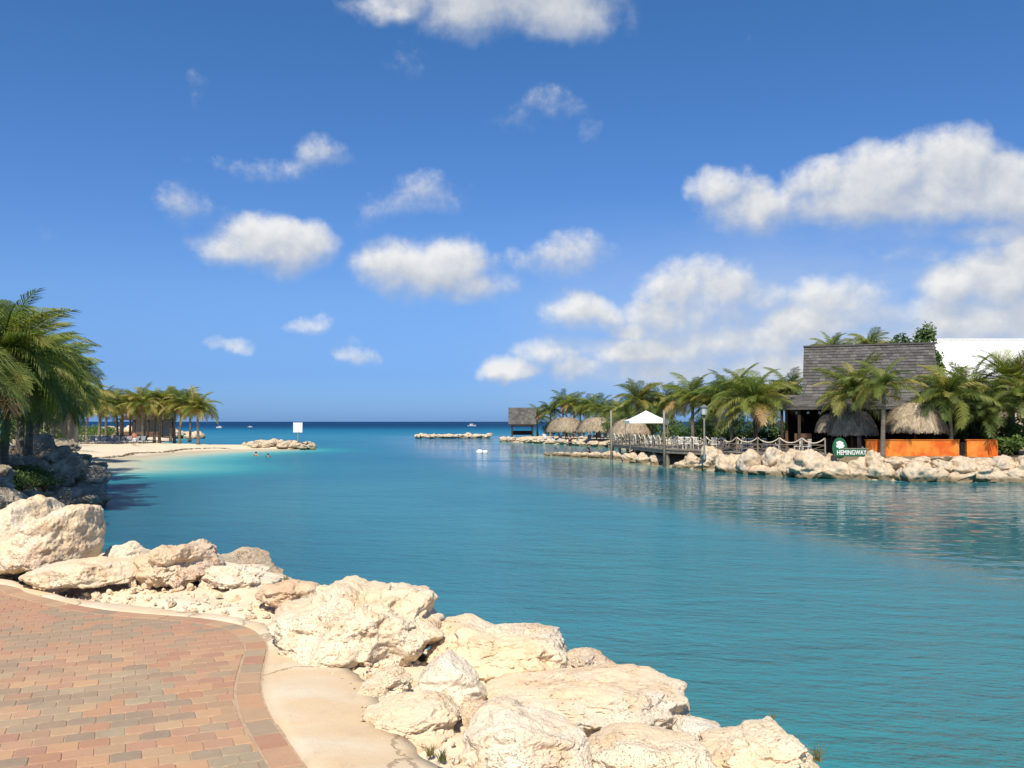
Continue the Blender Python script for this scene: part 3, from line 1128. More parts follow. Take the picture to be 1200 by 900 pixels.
def roughen(P, C, size, seed, amp=1.0, fine=True):
    """limestone surface: lumps, broken ledges and solution pits"""
    D = P - C
    N = D / (np.linalg.norm(D, axis=1)[:, None] + 1e-9)
    q = P / size
    h = 0.085 * fbm(q * 1.7, 4, seed) + 0.046 * ridged(q * 3.1 + 5, 5, seed + 3)
    ledge = fbm(q * np.array([1.3, 1.3, 3.2]), 3, seed + 7)
    h += 0.045 * np.tanh(ledge * 5)
    if fine:
        f = vnoise(q * 9.0, seed + 11)
        g = vnoise(q * 19.0, seed + 12)
        zone = np.clip(fbm(q * 2.2, 2, seed + 13) + 0.35, 0, 1)
        h -= zone * (0.05 * np.clip(f - 0.12, 0, 1) + 0.04 * np.clip(g - 0.08, 0, 1))
        h += 0.012 * fbm(q * 26.0, 3, seed + 14)
    return P + N * (h * size * amp)[:, None]


def traced_rock(name, outline, d, label, mat='limestone', sub=6, thick=0.5, seed=1, amp=1.0, group=None, cat='rock'):
    """a boulder whose outline is read from the photograph, at its own distance and with its own depth"""
    O = np.array(outline, float)
    O = O.mean(0) + (O - O.mean(0)) * 1.035
    lo, hi = O.min(0), O.max(0)
    c = np.array([O[:, 0].mean(), O[:, 1].mean()])
    k = 400
    th = np.linspace(-math.pi, math.pi, k, endpoint=False)
    rad = np.zeros(k)
    n = len(O)
    for i, a in enumerate(th):
        dx, dy = math.cos(a), -math.sin(a)
        best = 0
        for j in range(n):
            p, q = O[j] - c, O[(j + 1) % n] - c
            e = q - p
            den = dx * e[1] - dy * e[0]
            if abs(den) < 1e-9:
                continue
            t_ = (p[0] * e[1] - p[1] * e[0]) / den
            s_ = (p[0] * dy - p[1] * dx) / den
            if t_ > 0 and -1e-6 <= s_ <= 1 + 1e-6:
                best = max(best, t_)
        rad[i] = best
    ker = np.exp(-np.linspace(-2, 2, 9) ** 2)
    ker /= ker.sum()
    rad = np.convolve(np.r_[rad[-4:], rad, rad[:4]], ker, 'valid')
    C = at(c[0], c[1], d)
    m = d / FPX
    V, F = ico(sub)
    s = np.sqrt(V[:, 0] ** 2 + V[:, 2] ** 2)
    pn = (s ** 2.7 + np.abs(V[:, 1]) ** 2.7) ** (1 / 2.7)
    phi = np.arctan2(V[:, 2], V[:, 0])
    Rr = np.interp(phi, np.r_[th, math.pi], np.r_[rad, rad[0]]) * m
    width, height = (hi - lo) * m
    T = thick * (width + height) * 0.5
    sx = s / pn
    depth = V[:, 1] / pn * T
    P = np.stack([Rr * sx * np.cos(phi), depth, Rr * sx * np.sin(phi)], 1)
    # lean the mass back: the upper part of a boulder on a slope lies further off
    P[:, 1] += 0.35 * P[:, 2]
    r_ = np.random.RandomState(seed)
    for _ in range(9):                                       # broken faces
        nv = np.array([r_.uniform(-1, 1), r_.uniform(-1.3, 0.3), r_.uniform(-0.3, 1.0)])
        nv /= np.linalg.norm(nv)
        dd = P @ nv
        lim = dd.max() * r_.uniform(0.66, 0.9)
        over = dd > lim
        keep = 0.20 if abs(nv[1]) > 0.5 else 0.72            # outline-forming sides keep most of their bulge
        P[over] -= np.outer((dd[over] - lim) * (1 - keep), nv)
    size = (width * height) ** 0.5
    P = roughen(P, np.zeros(3), size, seed * 3 + 1, amp)
    # perspective of the depth: keep the outline where the camera sees it
    cp, sp = math.cos(PITCH), math.sin(PITCH)
    for _ in range(4):
        Wd = P + C - np.array([0, 0, CAM_H])
        fw = Wd[:, 1] * cp + Wd[:, 2] * sp
        ux = 600 + Wd[:, 0] / fw * FPX
        uy = 450 - (-Wd[:, 1] * sp + Wd[:, 2] * cp) / fw * FPX
        a0, a1, b0, b1 = ux.min(), ux.max(), uy.min(), uy.max()
        P[:, 0] *= (hi[0] - lo[0]) / (a1 - a0)
        P[:, 2] *= (hi[1] - lo[1]) / (b1 - b0)
        C = C + np.array([((lo[0] + hi[0]) - (a0 + a1)) / 2 * m, 0, -(lo[1] - b0 + hi[1] - b1) / 2 * m])
    zb = P[:, 2].min()
    P[:, 2] -= zb
    me = new_mesh(name, P, F, MATS[mat], True)
    return tag(link(name, me, None, (C[0], C[1], C[2] + zb)), label, cat, group)


FG = 'boulders edging the brick promenade'
FRONT = [
    ([(-60, 650), (-35, 615), (-10, 603), (15, 590), (32, 581), (46, 586), (60, 601), (80, 625), (95, 650), (85, 680), (20, 690), (-50, 685)], 10.3, 'pale cone shaped boulder behind the rounded one at the head of the promenade', 'limestone', 7, .5, .6),
    ([(-30, 648), (0, 637), (25, 624), (60, 607), (82, 596), (98, 592), (110, 598), (118, 618), (122, 648), (114, 667), (80, 672), (40, 670), (5, 676), (-28, 676)], 9.5, 'big rounded cream boulder with a smooth upright side, beside a cone shaped one', 'limestone', 7, .5, .55),
    ([(112, 648), (122, 638), (140, 634), (158, 637), (172, 647), (176, 662), (150, 675), (116, 670)], 10.0, 'small grey speckled rock peeping out beside the big rounded boulder', 'limestone_white', 6, .6, .9),
    ([(24, 682), (42, 667), (72, 658), (100, 654), (125, 652), (150, 655), (168, 663), (166, 684), (125, 690), (60, 689)], 8.7, 'long low cream rock lying along the cement edge', 'limestone', 7, .42, .6),
    ([(156, 660), (170, 652), (190, 643), (214, 632), (232, 633), (250, 641), (263, 657), (256, 672), (232, 686), (190, 692), (160, 686)], 8.9, 'brown pitted humped rock between two low cream rocks', 'limestone_pink', 7, .5, 1.2),
    ([(226, 672), (250, 658), (285, 659), (310, 665), (332, 680), (324, 692), (270, 696), (228, 690)], 8.9, 'flat broken whitish rock with ledges beside the brown humped rock', 'limestone_white', 7, .5, 1.3),
    ([(300, 697), (318, 683), (345, 679), (372, 686), (378, 702), (355, 714), (318, 710)], 8.0, 'low rusty pink rock slab tucked behind the largest boulder', 'limestone_pink', 6, .55, 1.0),
    ([(316, 726), (330, 711), (356, 705), (378, 684), (404, 676), (420, 684), (452, 690), (476, 695), (496, 698), (508, 712), (519, 740), (512, 775), (480, 805), (452, 794), (410, 789), (378, 781), (348, 762), (325, 745)], 6.5, 'largest craggy cream boulder at the bend of the cement edge', 'limestone', 7, .5, 1.1),
    ([(500, 742), (518, 720), (548, 720), (566, 727), (584, 733), (620, 733), (645, 735), (660, 752), (664, 774), (628, 796), (560, 812), (528, 790)], 6.5, 'broad cream boulder with a blunt squared end above the slab', 'limestone', 7, .5, 1.0),
    ([(650, 782), (660, 768), (674, 760), (692, 759), (710, 766), (722, 780), (700, 797), (660, 797)], 6.7, 'small knobbly brown rock wedged between squared boulder and slab', 'limestone_pink', 6, .7, 1.4),
    ([(552, 806), (580, 795), (620, 792), (662, 783), (700, 780), (740, 779), (776, 781), (796, 793), (805, 815), (802, 842), (786, 862), (740, 870), (690, 876), (640, 876), (590, 860), (560, 832)], 5.7, 'wide flat topped slab of pale limestone with a pitted edge', 'limestone', 7, .5, .7),
    ([(524, 762), (538, 777), (556, 798), (570, 820), (556, 842), (520, 845), (492, 830), (486, 808), (503, 785)], 5.6, 'white pyramid shaped stone standing between cream boulders', 'limestone_white', 6, .5, .45),
    ([(414, 814), (430, 790), (454, 779), (472, 780), (483, 795), (480, 815), (456, 828), (428, 830)], 5.5, 'knobbly small boulder at the cement edge below the largest one', 'limestone', 6, .6, 1.3),
    ([(424, 845), (448, 829), (486, 814), (515, 810), (531, 818), (538, 838), (536, 868), (520, 888), (492, 890), (460, 876), (434, 861)], 4.9, 'tan block like boulder resting on the cement apron below the white stone', 'limestone', 7, .5, .9),
    ([(526, 840), (546, 820), (570, 823), (584, 845), (574, 880), (548, 892), (530, 880)], 5.15, 'reddish tan rock squeezed between the tan block and a bright boulder', 'limestone_pink', 6, .6, 1.0),
    ([(540, 888), (562, 842), (582, 820), (602, 818), (622, 834), (650, 846), (680, 857), (694, 876), (700, 915), (620, 950), (550, 945), (530, 915)], 4.6, 'bright sunlit boulder with a white peak in front of the slab', 'limestone_white', 7, .5, .8),
    ([(664, 900), (700, 872), (734, 852), (752, 848), (772, 857), (800, 861), (826, 866), (838, 895), (834, 945), (740, 960), (668, 950)], 4.6, 'low pale boulder with a rounded crest in front of the slab', 'limestone', 7, .5, .7),
    ([(788, 855), (806, 838), (826, 841), (852, 857), (850, 882), (810, 890), (790, 876)], 5.4, 'small white rounded rock behind the low pale boulder', 'limestone_white', 6, .7, .8),
    ([(818, 875), (842, 862), (864, 855), (890, 847), (912, 841), (926, 846), (937, 865), (949, 880), (960, 910), (950, 955), (850, 960), (812, 920)], 4.8, 'end boulder of the promenade edge with a rough drop to the water', 'limestone', 7, .5, .9),
]
for i, (o, d, lab, mt, sub, th, amp) in enumerate(FRONT):
    traced_rock('boulder', o, d, lab, mt, sub, th, 31 + i * 7, amp, FG)


def make_rock_variants(mat, n=9, sub=4, seed0=0, amp=1.05):
    out = []
    V, F = ico(sub)
    for k in range(n):
        r_ = np.random.RandomState(seed0 + k)
        P = V.copy()
        for _ in range(9):
            nv = r_.normal(size=3)
            nv /= np.linalg.norm(nv)
            dd = P @ nv
            lim = r_.uniform(0.55, 0.88)
            over = dd > lim
            P[over] -= np.outer((dd[over] - lim) * 0.86, nv)
        P = roughen(P, np.zeros(3), 1.6, seed0 + 50 + k, amp, True)
        P[:, 2] *= 0.82
        out.append(new_mesh('boulder', P, F, MATS[mat], True))
    return out


FAR_ROCKS = make_rock_variants('limestone_far', 10, 5, 100)
OLD_ROCKS = make_rock_variants('limestone_weathered', 10, 5, 200, 1.5)


def put_rock(variants, x, y, z, sx, sz=None, label=None, group=None, sy=None, name='boulder'):
    o = link(name, rnd.choice(variants), None, (x, y, z), (rnd.uniform(-.35, .35), rnd.uniform(-.35, .35), rnd.uniform(0, 6.28)))
    sz = sz or sx * rnd.uniform(0.75, 1.0)
    o.scale = (sx, sy or sx * rnd.uniform(0.8, 1.1), sz)
    return tag(o, label, 'rock', group)


# sea wall of boulders on the planted shore: px centre, py top, py bottom, px width, distance offset
GR1 = 'boulders in the sea wall under the rope fence'
GR2 = 'boulders in the sea wall under the orange wall'
SEAWALL = [
    (741, 530, 541, 22, 1.5), (757, 528, 543, 20, 1.0), (770, 533, 544, 16, .6), (749, 535, 543, 18, .3),
    (808, 533, 549, 24, .8), (800, 541, 550, 18, .2), (824, 539, 551, 18, .4), (835, 523, 543, 24, 2.0), (856, 529, 556, 32, .7), (880, 531, 556, 26, .7),
    (871, 545, 558, 22, .2), (893, 543, 559, 30, .1), (907, 523, 546, 24, 1.6), (924, 527, 552, 26, 1.0), (912, 548, 560, 24, .1), (931, 546, 561, 20, .1),
    (972, 541, 563, 44, .3), (971, 533, 545, 16, 1.4), (1005, 540, 562, 28, .5), (1023, 530, 547, 18, 1.2), (1026, 540, 560, 24, .4), (1010, 553, 565, 20, .1), (1040, 548, 565, 18, .2),
    (1052, 536, 549, 30, 1.3), (1045, 543, 556, 20, .6), (1058, 548, 563, 16, .2), (1081, 540, 563, 32, .2), (1078, 535, 545, 26, 1.5), (1100, 549, 565, 16, .1), (1107, 538, 552, 22, .9),
    (1127, 536, 556, 36, .9), (1125, 551, 565, 34, .1), (1152, 543, 560, 30, .5), (1150, 535, 546, 26, 1.4), (1170, 548, 566, 26, .1), (1175, 535, 552, 30, .9), (1190, 545, 567, 28, .2), (1205, 537, 558, 30, .7),
    (1100, 534, 543, 26, 1.8), (1215, 548, 568, 26, .1), (1235, 540, 565, 34, .4), (1263, 541, 568, 34, .3),
    (845, 546, 555, 16, .2), (950, 551, 562, 22, .1), (990, 550, 564, 20, .1),
]
COUNT = {}
for (px, y0, y1, w, off) in sorted(SEAWALL):
    base_y = np.interp(px, [735, 760, 790, 830, 880, 930, 1000, 1090, 1190, 1300], [541, 544, 548, 552, 556, 559, 562, 565, 566, 569])
    Y = gnd(px, base_y)[1] + 0.4 + off * 0.9
    top, bot = at(px, y0, Y), at(px, y1, Y)
    hw = w / 2 * Y / FPX * 1.28
    zc = bot[2] + 0.22 * (top[2] - bot[2])
    hz = (top[2] - zc) * 1.28
    course = 'waterline' if off < .35 else 'middle' if off < 1.0 else 'top'
    grp = GR1 if px < 960 else GR2
    n_ = COUNT[(course, grp)] = COUNT.get((course, grp), 0) + 1
    lab = 'pale boulder of the %s course, %s from the %s' % (course, ORD[n_ - 1], 'dock end, under the rope fence' if px < 960 else 'bar sign, under the orange wall')
    put_rock(FAR_ROCKS, top[0], Y, zc, hw, hz, lab, grp)
# the tall leaning slab like boulder by the fence's end
p = at(947, 546, 58.3)
o = put_rock(FAR_ROCKS[2:3], p[0], p[1], p[2], 1.15, 1.15, 'tall tan wedge shaped boulder at the end of the rope fence', GR1)
o.rotation_euler = (0.1, -0.5, 0.4)

# low rock spit off the dock, with the boulders that close it
for i in range(22):
    f = i / 21
    a, b = gnd(645, 534), gnd(728, 538)
    x, y = a[0] + (b[0] - a[0]) * f, a[1] + (b[1] - a[1]) * f
    s = rnd.uniform(0.4, 0.68) * (0.7 + 0.5 * f)
    put_rock(FAR_ROCKS, x + rnd.uniform(-.3, .3), y + rnd.uniform(-.2, 1.4), 0.12 + 0.1 * f, s, s * 0.75, 'low brown stone in the spit running out from the dock', 'stones of the low spit')
# shore of the far point
for i in range(28):
    f = i / 27
    xs_ = np.interp(f, [0, .3, .6, 1], [-1.6, 4.2, 9.4, 14.4])
    ys_ = np.interp(f, [0, .3, .6, 1], [164, 149.5, 139, 126])
    s = rnd.uniform(0.5, 0.85)
    put_rock(FAR_ROCKS, xs_ + rnd.uniform(-.4, .4), ys_ + rnd.uniform(0, 1.6), 0.2 + rnd.uniform(0, .4), s, s * 0.8, 'pale boulder edging the point with the thatched shades', 'boulders edging the far point')
# breakwater beyond the hut
for i in range(30):
    f = i / 29
    a, b = gnd(488, 514), gnd(572, 513.4)
    x, y = a[0] + (b[0] - a[0]) * f, a[1] + (b[1] - a[1]) * f
    s = rnd.uniform(0.55, 0.95) * (1.25 if f > .6 else 0.9)
    put_rock(FAR_ROCKS, x, y + rnd.uniform(-.5, 1.5), 0.25 + rnd.uniform(0, .35), s, s * .8, 'pale boulder in the breakwater standing off the wooden hut', 'boulders of the small breakwater')
# tip of the sandy spit
for i in range(56):
    f = rnd.random()
    pxr = 285 + f * 84
    Y = 119 + rnd.uniform(-3.2, 3.0)
    x = (pxr - 600) / FPX * Y
    top = 0.22 + 0.75 * math.sin(math.pi * min(1, f * 0.75 + 0.18)) * (1 - abs(Y - 119) / 4.5)
    s = rnd.uniform(0.38, 0.7)
    put_rock(FAR_ROCKS, x, Y, top, s, s * .8, 'pale boulder on the tip of the sandy spit', 'boulders on the tip of the sandy spit')
# breakwater behind the palms of the beach: a far mass, mostly hidden by trunks
V_, F_ = [], []
for i in range(46):
    f = i / 45
    pxr = 112 + f * 122
    Y = 193 + rnd.uniform(-3, 3)
    x = (pxr - 600) / FPX * Y
    hgt = np.interp(f, [0, .35, .6, 1], [2.0, 2.1, 1.5, 0.6])
    s = rnd.uniform(0.8, 1.35)
    vv, ff = ico(4)
    P = roughen(vv * np.array([1, 1, .8]), np.zeros(3), 1.6, 700 + i, 1.1, True) * s
    a = rnd.uniform(0, 6.28)
    P = P @ np.array([[math.cos(a), math.sin(a), 0], [-math.sin(a), math.cos(a), 0], [0, 0, 1]]) + np.array([x, Y, hgt * rnd.uniform(.35, 1.0)])
    b = len(V_)
    V_ += P.tolist()
    F_ += (ff + b).tolist()
tag(link('rubble_breakwater', new_mesh('rubble_breakwater', V_, F_, MATS['limestone_far'], True)), 'far breakwater of pale stones behind the beach palms', 'breakwater', kind='stuff')

# shaded weathered rocks of the bank under the big palms
GW = 'weathered dark rocks under the big palms'
LW = 'dark weathered rock in the shaded bank under the big palms'
shore = np.array([(-13.5, 28), (-16.6, 33.5), (-20.0, 43.7), (-25.0, 54.0), (-31, 67)])
sl_ = np.r_[0, np.cumsum(np.linalg.norm(np.diff(shore, axis=0), axis=1))]
n_w = 0
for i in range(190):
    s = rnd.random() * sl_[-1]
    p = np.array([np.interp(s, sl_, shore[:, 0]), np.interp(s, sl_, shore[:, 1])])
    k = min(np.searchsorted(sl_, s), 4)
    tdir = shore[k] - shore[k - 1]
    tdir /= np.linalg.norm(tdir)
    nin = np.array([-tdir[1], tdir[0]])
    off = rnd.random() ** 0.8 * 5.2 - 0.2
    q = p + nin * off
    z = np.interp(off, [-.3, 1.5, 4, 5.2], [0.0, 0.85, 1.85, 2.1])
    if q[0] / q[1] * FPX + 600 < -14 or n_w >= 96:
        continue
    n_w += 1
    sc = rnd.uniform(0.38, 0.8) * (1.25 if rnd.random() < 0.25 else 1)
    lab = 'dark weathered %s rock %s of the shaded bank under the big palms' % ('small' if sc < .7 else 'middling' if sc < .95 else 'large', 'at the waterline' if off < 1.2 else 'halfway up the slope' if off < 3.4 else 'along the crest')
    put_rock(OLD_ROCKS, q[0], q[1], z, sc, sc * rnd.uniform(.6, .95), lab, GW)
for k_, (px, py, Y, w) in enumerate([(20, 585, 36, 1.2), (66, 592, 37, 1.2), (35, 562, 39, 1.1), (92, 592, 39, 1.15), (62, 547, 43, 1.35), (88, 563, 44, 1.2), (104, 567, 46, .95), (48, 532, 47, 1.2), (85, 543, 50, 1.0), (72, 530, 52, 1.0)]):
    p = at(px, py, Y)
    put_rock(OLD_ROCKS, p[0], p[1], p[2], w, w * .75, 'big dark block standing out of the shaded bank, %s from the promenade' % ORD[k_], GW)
# rocks lower down the promenade bank, towards the water
for k_, (x, y, s) in enumerate([(2.1, 6.0, .55), (1.3, 7.4, .65), (0.1, 8.6, .65), (-1.6, 10.0, .65), (-3.6, 11.3, .65), (-5.6, 12.6, .7), (-8.4, 15.5, .8), (-11.5, 22, .9)]):
    z = float(bank_height(np.array([[x, y]]))[0]) if y < 17 else 0.6
    put_rock(FAR_ROCKS, x, y, max(z, 0.0) + 0.02, s, s * .7, 'pale boulder low on the promenade bank, %s from the end boulder' % ORD[k_], 'boulders low on the promenade bank')


# loose stones and chips in the hollows between the promenade boulders
def rubble():
    V0, F0 = ico(2)
    V, F = [], []
    r_ = np.random.RandomState(5)
    n = 0
    while n < 1300:
        i = r_.randint(40, len(APRON_L) - 10)
        s = abs(r_.normal(0, .55)) - (0.06 if r_.rand() > .1 else r_.uniform(.05, .4))
        T = APRON_L[i + 1] - APRON_L[i - 1]
        T /= np.linalg.norm(T)
        p = APRON_L[i] + np.array([-T[1], T[0]]) * (s + 0.02)
        if not (3.5 < p[1] < 10):
            continue
        z = float(bank_height(p[None])[0])
        if s < 0:
            z = PZ - .012
        k = (.3 if s < 0 else 1) * r_.uniform(.008, .03) * (1.9 if r_.rand() < .12 else 1)
        M = Matrix.Rotation(r_.uniform(0, 6.3), 3, Vector(r_.normal(size=3)).normalized())
        P = (V0 * (1 + 0.25 * r_.uniform(-1, 1, (len(V0), 1)))) * np.array([k, k * r_.uniform(.6, 1), k * r_.uniform(.5, .9)])
        P = P @ np.array(M).T + np.array([p[0], p[1], z + k * .3])
        b = len(V)
        V += P.tolist()
        F += (F0 + b).tolist()
        n += 1
    tag(link('rubble', new_mesh('rubble', V, F, MATS['limestone'])), 'small limestone chips scattered between the promenade boulders', 'rubble', kind='stuff')


rubble()


# ------------------------------------------------------------------ palms
def frond_mesh(mat, bend, seed, nl=50, lw=0.0155, hang=0.5, stiff=0.0):
    """one unit-long feather frond growing along +X, arching down"""
    r_ = random.Random(seed)
    n = 16
    pts, tan = [], []
    x = z = y = 0.0
    yaw = 0.0
    side = r_.uniform(-.25, .25)
    for i in range(n + 1):
        t_ = i / n
        a = -bend * t_ ** 1.35
        yaw = side * t_ ** 2
        d = Vector((math.cos(a) * math.cos(yaw), math.cos(a) * math.sin(yaw), math.sin(a)))
        pts.append(Vector((x, y, z)))
        tan.append(d)
        x, y, z = x + d.x / n, y + d.y / n, z + d.z / n
    mb = MB()
    mb.tube(pts, [0.014 * (1 - .85 * i / n) + .002 for i in range(n + 1)], 3, False)
    V, F = mb.V, mb.F
    for s in (-1, 1):
        for k in range(nl):
            t_ = 0.10 + 0.90 * (k + r_.random() * .6) / nl
            f = min(t_ * n, n - 1e-4)
            i = int(f)
            p = pts[i].lerp(pts[i + 1], f - i)
            d = tan[i].lerp(tan[min(i + 1, n)], f - i).normalized()
            lat = d.cross(Vector((0, 0, 1)))
            if lat.length < 1e-3:
                lat = Vector((0, 1, 0))
            lat = lat.normalized() * s
            ln = 0.40 * (math.sin(math.pi * min(1, 0.16 + 0.80 * t_)) ** 0.6) * r_.uniform(.65, 1.12)
            fw = 0.45 + 0.75 * t_ + r_.uniform(-.15, .15)
            dr = (lat * (1 - .3 * t_) + d * fw + Vector((0, 0, 0.28 - stiff * .1))).normalized()
            mid = p + dr * ln * 0.5
            tip = mid + (dr * (1 - hang * .55) + Vector((0, 0, -hang * r_.uniform(.6, 1.3)))).normalized() * ln * 0.5
            w = d * lw * .5
            b = len(V)
            V += [tuple(p - w * .7), tuple(p + w * .7), tuple(mid + w), tuple(mid - w), tuple(tip)]
            F += [(b, b + 1, b + 2, b + 3), (b + 3, b + 2, b + 4)]
    return new_mesh('frond', V, F, MATS[mat])


FROND = {}
for mt in ('frond_green', 'frond_deep', 'frond_yellow', 'frond_dry'):
    FROND[mt] = [frond_mesh(mt, bd, 10 * k + 3, hang=hg) for k, (bd, hg) in enumerate([(0.45, .45), (0.75, .75), (1.05, .95), (1.4, 1.1), (1.75, 1.2)])]
DATE = {mt: [frond_mesh(mt, bd, 77 + k, 50, .014, .1, 1.0) for k, bd in enumerate([.35, .6, .9])] for mt in ('frond_green', 'frond_deep', 'frond_yellow', 'frond_dry')}


def palm(base, height, lean=(0, 0), nf=24, L=2.9, wind=(0, 0), label='', group=None, seed=1, tone='frond_green', yellow=0.15, dry=0.06, r0=.17, kind='coconut', nuts=True, low=-14):
    r_ = random.Random(seed)
    root = thing('palm_tree', label, 'palm', base, 0, group)
    n = 12
    bow = r_.uniform(-.25, .25)
    pts, rad = [], []
    for i in range(n + 1):
        t_ = i / n
        pts.append((lean[0] * t_ ** 1.6 + bow * math.sin(math.pi * t_) * .5, lean[1] * t_ ** 1.6, height * t_ - .15 * (1 - t_)))
        rad.append(r0 * (1.35 - .35 * min(1, t_ * 8)) * (1 - .38 * t_) * (1 + .05 * (i % 2)))
    MB().tube(pts, rad, 10).build('trunk', MATS['trunk_bark'], root, smooth=True)
    top = Vector(pts[-1])
    fam = DATE if kind == 'date' else FROND
    W = Vector((wind[0], wind[1]))
    nf = int(nf * 1.3)
    for i in range(nf):
        age = (i + .5) / nf
        az = i * 2.39996 + r_.uniform(-.25, .25)
        v = Vector((math.cos(az), math.sin(az)))
        against = -v.dot(W)
        v = v + W * 0.9
        if v.length < .05:
            v = W.copy() if W.length else Vector((1, 0))
        az = math.atan2(v.y, v.x)
        pitch = R(80 + (low - 80) * age ** 0.8) + R(r_.uniform(-9, 9)) + R(22) * max(0, against)
        u = r_.random()
        if age > .84 and u < dry * 3.5:
            mt = 'frond_dry'
        elif u < yellow * (0.4 + age):
            mt = 'frond_yellow'
        else:
            mt = tone if r_.random() < .8 else 'frond_deep'
        vs_ = fam[mt]
        k = min(len(vs_) - 1, int(r_.uniform(.25, .95) * len(vs_) * (0.55 + .5 * (1 - abs(age - .4))) if kind != 'date' else r_.random() * 3))
        M = Matrix.Rotation(az, 4, 'Z') @ Matrix.Rotation(-pitch, 4, 'Y') @ Matrix.Rotation(r_.uniform(-.35, .35), 4, 'X')
        o = link('frond', vs_[k], root, tuple(top + Vector((v.x, v.y, 0)).normalized() * .07), M.to_euler(), L * r_.uniform(.82, 1.12))
    if nuts and kind != 'date':
        mb = MB()
        V0, F0 = ico(2)
        for i in range(9):
            a = r_.uniform(0, 6.28)
            c = np.array(top) + np.array([math.cos(a) * .24, math.sin(a) * .24, -.22 - r_.uniform(0, .25)])
            mb.add((V0 * np.array([.11, .11, .14]) + c).tolist(), F0.tolist())
        mb.build('coconut_cluster', MATS['coconut'], root, smooth=True)
    return root


def palm_at(px, crown_py, Y, gz, **kw):
    """palm whose crown shows at a pixel; the foot stands on the ground below, offset by the lean"""
    c = at(px, crown_py, Y)
    lean = kw.get('lean', (0, 0))
    return palm((c[0] - lean[0], Y - lean[1], gz), c[2] - gz, **kw)


WIND = (-0.55, -0.12)
G1 = 'palms around the thatched bar'
palm_at(1004, 463, 62.5, 1.3, lean=(-.2, 0), nf=26, L=3.0, wind=WIND, seed=3, yellow=.7, label='wind bent palm with yellow green fronds standing before the shingled roof', group=G1)
palm_at(1036, 452, 59.5, 1.3, lean=(.2, 0), nf=16, L=2.5, wind=(-.3, 0), seed=5, yellow=.3, dry=.12, label='slim tall palm rising from the end of the orange wall', group=G1)
palm_at(1112, 464, 62.0, 1.3, lean=(-.1, 0), nf=26, L=3.1, wind=WIND, seed=9, yellow=.4, label='broad palm with an orange crown base behind the orange wall', group=G1)
palm_at(1140, 462, 65.5, 1.3, nf=26, L=3.0, wind=WIND, seed=12, tone='frond_green', label='dark green palm behind the gap in the orange wall', group=G1)
palm_at(1161, 484, 62.0, 1.3, nf=24, L=2.7, wind=WIND, seed=15, tone='frond_deep', yellow=.08, label='short dark palm at the end of the orange wall', group=G1)
palm_at(1186, 446, 64.0, 1.3, nf=38, L=2.9, seed=18, kind='date', tone='frond_green', yellow=.3, r0=.26, low=-20, label='stiff fronded date palm before the white roof', group=G1)
palm_at(1203, 470, 61.5, 1.3, nf=24, L=2.9, wind=WIND, seed=21, yellow=.2, label='leaning palm with long fronds beside the date palm', group=G1)
palm_at(1240, 452, 66.0, 1.3, nf=24, L=3.1, wind=WIND, seed=24, label='palm standing beyond the date palm by the white roofed house', group=G1)
palm_at(886, 474, 68.0, 1.3, lean=(.1, 0), nf=30, L=3.6, wind=(-.25, -.1), seed=27, yellow=.35, label='large spreading palm on the deck side of the bar', group=G1)
palm_at(857, 468, 73.0, 1.3, nf=28, L=3.5, wind=(-.2, 0), seed=30, yellow=.3, label='tall full palm behind the rope fence between lamp post and spreading palm', group=G1)
palm_at(925, 462, 82.0, 1.3, nf=24, L=3.1, wind=(-.2, 0), seed=33, tone='frond_deep', label='dark palm close to the gable of the shingled roof', group=G1)
palm_at(905, 470, 86.0, 1.3, nf=24, L=3.0, seed=34, tone='frond_deep', label='dark palm behind the large spreading palm', group=G1)
palm_at(812, 470, 76.0, 1.3, nf=28, L=3.0, wind=(-.2, 0), seed=36, yellow=.35, dry=.16, label='palm with orange dry lower fronds behind the lamp post', group=G1)
palm_at(838, 475, 84.0, 1.3, nf=24, L=3.0, seed=37, tone='frond_deep', label='palm half hidden behind the lamp post', group=G1)
G2 = 'palms behind the white canopy'
palm_at(748, 470, 98.0, 1.2, nf=26, L=3.1, wind=(-.2, 0), seed=39, yellow=.4, label='golden green palm rising behind the white canopy', group=G2)
palm_at(778, 474, 98.0, 1.2, nf=26, L=3.2, seed=42, tone='frond_deep', label='dark palm beside the golden green one behind the canopy', group=G2)
palm_at(766, 486, 104.0, 1.2, nf=22, L=3.0, seed=43, tone='frond_deep', label='low dark palm filling the gap behind the canopy', group=G2)
G3 = 'palms behind the thatched shades on the point'
for i, (px, py, Y, tone) in enumerate([(645, 482, 166, 'frond_deep'), (660, 474, 164, 'frond_deep'), (672, 474, 160, 'frond_green'), (690, 477, 158, 'frond_green'), (703, 480, 150, 'frond_green'), (716, 486, 146, 'frond_deep'), (729, 484, 138, 'frond_green'), (742, 488, 130, 'frond_deep'), (680, 483, 172, 'frond_deep'), (630, 489, 172, 'frond_deep')]):
    palm_at(px, py, Y, 1.0, nf=22, L=3.2, seed=50 + i, tone=tone, yellow=.12, r0=.2, label='%s palm of the grove on the point, counted from the wooden hut' % ORD[sorted([645, 660, 672, 690, 703, 716, 729, 742, 680, 630]).index(px)], group=G3)

